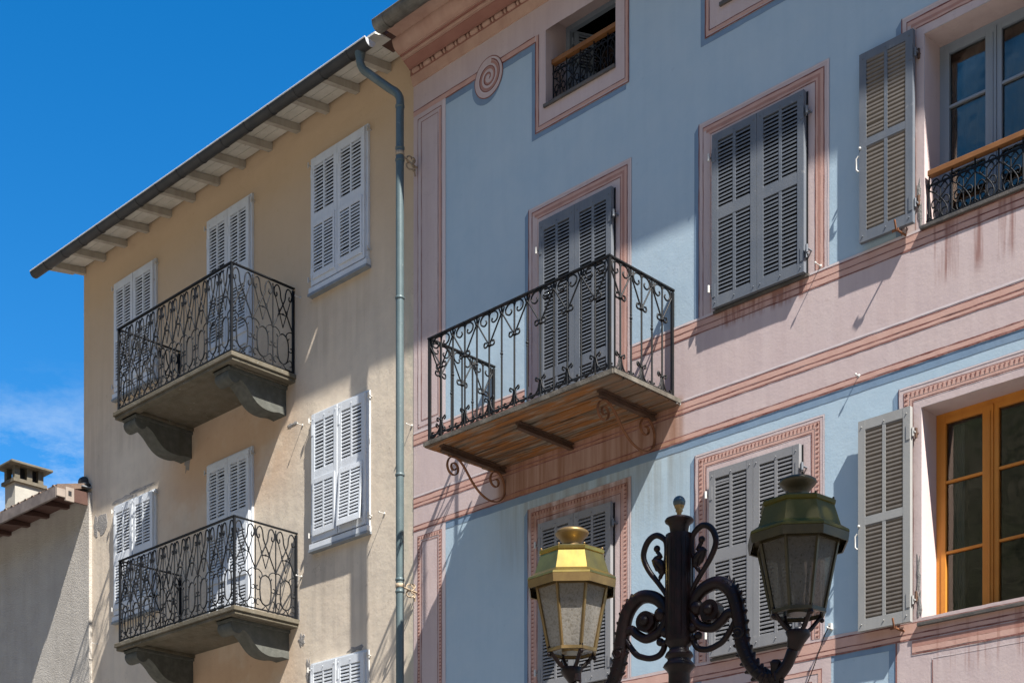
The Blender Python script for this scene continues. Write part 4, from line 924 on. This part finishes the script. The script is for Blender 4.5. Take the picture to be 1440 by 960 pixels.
def lantern(sg,mr,mf,mcap,lab,rot):
    C=A3(sg*.699,0); n=8; R0=math.radians(rot); k=1/math.cos(PI/8)
    b=MB()
    def oct(r,z): return [(C.x+r*k*math.cos(R0+2*PI*i/n),C.y+r*k*math.sin(R0+2*PI*i/n),z) for i in range(n)]
    def shell(rings,m):
        vs=[v for r,z in rings for v in oct(r,z)]; b.add(vs,[(j*n+i,j*n+(i+1)%n,(j+1)*n+(i+1)%n,(j+1)*n+i) for j in range(len(rings)-1) for i in range(n)],m)
    # body frame: eight corner bars, bottom rim, rails
    zb,zt=3.680,4.035; rb,rt=.128,.196
    bt,tp=oct(rb,zb),oct(rt,zt)
    for i in range(n):
        b.tube([bt[i],tp[i]],.0095,mf,4)
        for t,h in ((.0,.016),(.97,.016)):
            p=Vector(bt[i]).lerp(Vector(tp[i]),t); q=Vector(bt[(i+1)%n]).lerp(Vector(tp[(i+1)%n]),t); b.tube([p,q],h*.6,mf,4)
    shell([(rb-.002,zb-.012),(rb+.010,zb-.010),(rb+.010,zb+.008),(rb-.002,zb+.010)],mf)
    o=b.build('lantern',SL,(C.x,C.y,zb)); tag(o,lab)
    b=MB()
    a_,c_=oct(rb-.004,zb+.006),oct(rt-.004,zt-.004)
    for i in range(n):
        j=(i+1)%n; b.add([a_[i],a_[j],c_[j],c_[i]],[(0,1,2,3)],'frost' if sg>0 else 'frost_lit')
    b.build('glass_panes',o,(C.x,C.y,zb))
    b=MB(); disc_=oct(.06,zb-.004); b.lathe([(.058,zb-.006),(.060,zb+.03)],(C.x,C.y,0),mf,16)
    b.lathe([(.020,zb),(.020,zb+.10),(.034,zb+.12),(.040,zb+.20),(.030,zb+.26),(.0,zb+.28)],(C.x,C.y,0),'frost',16,caps=False); b.build('bulb_holder',o,(C.x,C.y,zb))
    b=MB()
    shell([(.238,4.058),(.249,4.064),(.247,4.076),(.208,4.104),(.176,4.212),(.182,4.216),(.184,4.232),(.176,4.240),(.090,4.258),(.05,4.262)],mr)
    shell([(.236,4.018),(.243,4.016),(.2485,4.060),(.246,4.063)],mf); shell([(.225,4.022),(.240,4.064),(.196,4.09),(.10,4.19)],'frame_dk')
    for i,p in enumerate(oct(.172,4.245)): b.ball(p,.0065,mcap,8,6)
    b.build('roof',o,(C.x,C.y,4.1))
    b=MB(); b.lathe([(.072,4.256),(.064,4.264),(.054,4.270),(.052,4.284),(.056,4.300),(.072,4.322),(.092,4.342),(.097,4.352),(.094,4.360),(.078,4.370),(.040,4.380),(.001,4.384)],(C.x,C.y,0),mcap,32); b.build('vent_cap',o,(C.x,C.y,4.3))
    # four feet standing on the cup
    b=MB()
    for i in range(4):
        a=R0+PI/8+i*PI/2+.4; d=Vector((math.cos(a),math.sin(a),0))
        b.tube([C+d*.030+Vector((0,0,3.575)),C+d*.075+Vector((0,0,3.605)),C+d*.118+Vector((0,0,3.655)),C+d*.136+Vector((0,0,3.672)),C+d*.140+Vector((0,0,3.700))],[.013,.012,.011,.013,.010],'post',8)
        b.ball(tuple(C+d*.140+Vector((0,0,3.655))),.013,'post',8,6)
    b.build('support_feet',o,(C.x,C.y,3.58))
lantern(-1,'brass','brass_dk','brass_dk','golden brass lantern on the left arm',19)
lantern(1,'green','frame_dk','frame_dk','dark green lantern on the right arm',17)

# ------------------------------------------------------------------ unseen tree, added so its crown shades the right lantern and the lamp post
T=thing('shade_tree','unseen broad-leaved tree added to shade the right lantern and the lamp post','tree',(15.2,-6.1,0))
dS=SUN; Rl=Vector((8.02,-4.56,4.0)); off=Vector((-1.38,-.2,0)); pe=-(off-dS*off.dot(dS)).normalized(); CC=Rl+dS*8.3+pe*.50
b=MB(); tr=smooth([(15.2,-6.1,0),(15.1,-6.05,3),(14.7,-5.9,6),(CC.x+.5,CC.y-.1,CC.z-1.2),(CC.x,CC.y,CC.z)],5); b.tube(tr,[.26-.011*i for i in range(len(tr))],'bark',10)
rt=random.Random(5)
for k in range(14):
    a=rt.uniform(0,2*PI); e=rt.uniform(-.3,.9); q=CC+Vector((math.cos(a)*math.cos(e),math.sin(a)*math.cos(e),math.sin(e)))*rt.uniform(.7,1.15)
    st=Vector(tr[-rt.randint(2,8)]); b.tube([st,st.lerp(q,.5)+Vector((0,0,.08)),q],[.05,.03,.012],'bark',5)
b.build('trunk',T,(15.2,-6.1,0))
b=MB()
for k in range(7500):
    while True:
        v=Vector((rt.uniform(-1,1),rt.uniform(-1,1),rt.uniform(-1,1)))
        if .15<v.length<1: break
    p=CC+v*1.50+Vector((0,0,0)); n=Vector((rt.gauss(0,1),rt.gauss(0,1),rt.gauss(0,1)+.6)).normalized(); t=n.orthogonal().normalized(); t.rotate(Quaternion(n,rt.uniform(0,6))); u=n.cross(t); z=rt.uniform(.06,.11)
    b.add([p-t*z*.1,p+u*z*.45+t*z*.4,p+t*z,p-u*z*.45+t*z*.4],[(0,1,2,3)],'leaf' if rt.random()<.6 else 'leaf_lt')
b.build('crown',T,CC)

c=MB(); c.tube([(5.33,-.01,4.95),(5.335,-.05,4.93),(5.30,-.06,4.86),(5.19,-.05,4.62),(5.02,-.03,4.30),(4.98,-.02,3.6)],.0045,'iron',5); c.box(5.315,5.345,-.03,0,4.915,4.965,'white'); c.build('wire',BB,(5.33,0,4.9))
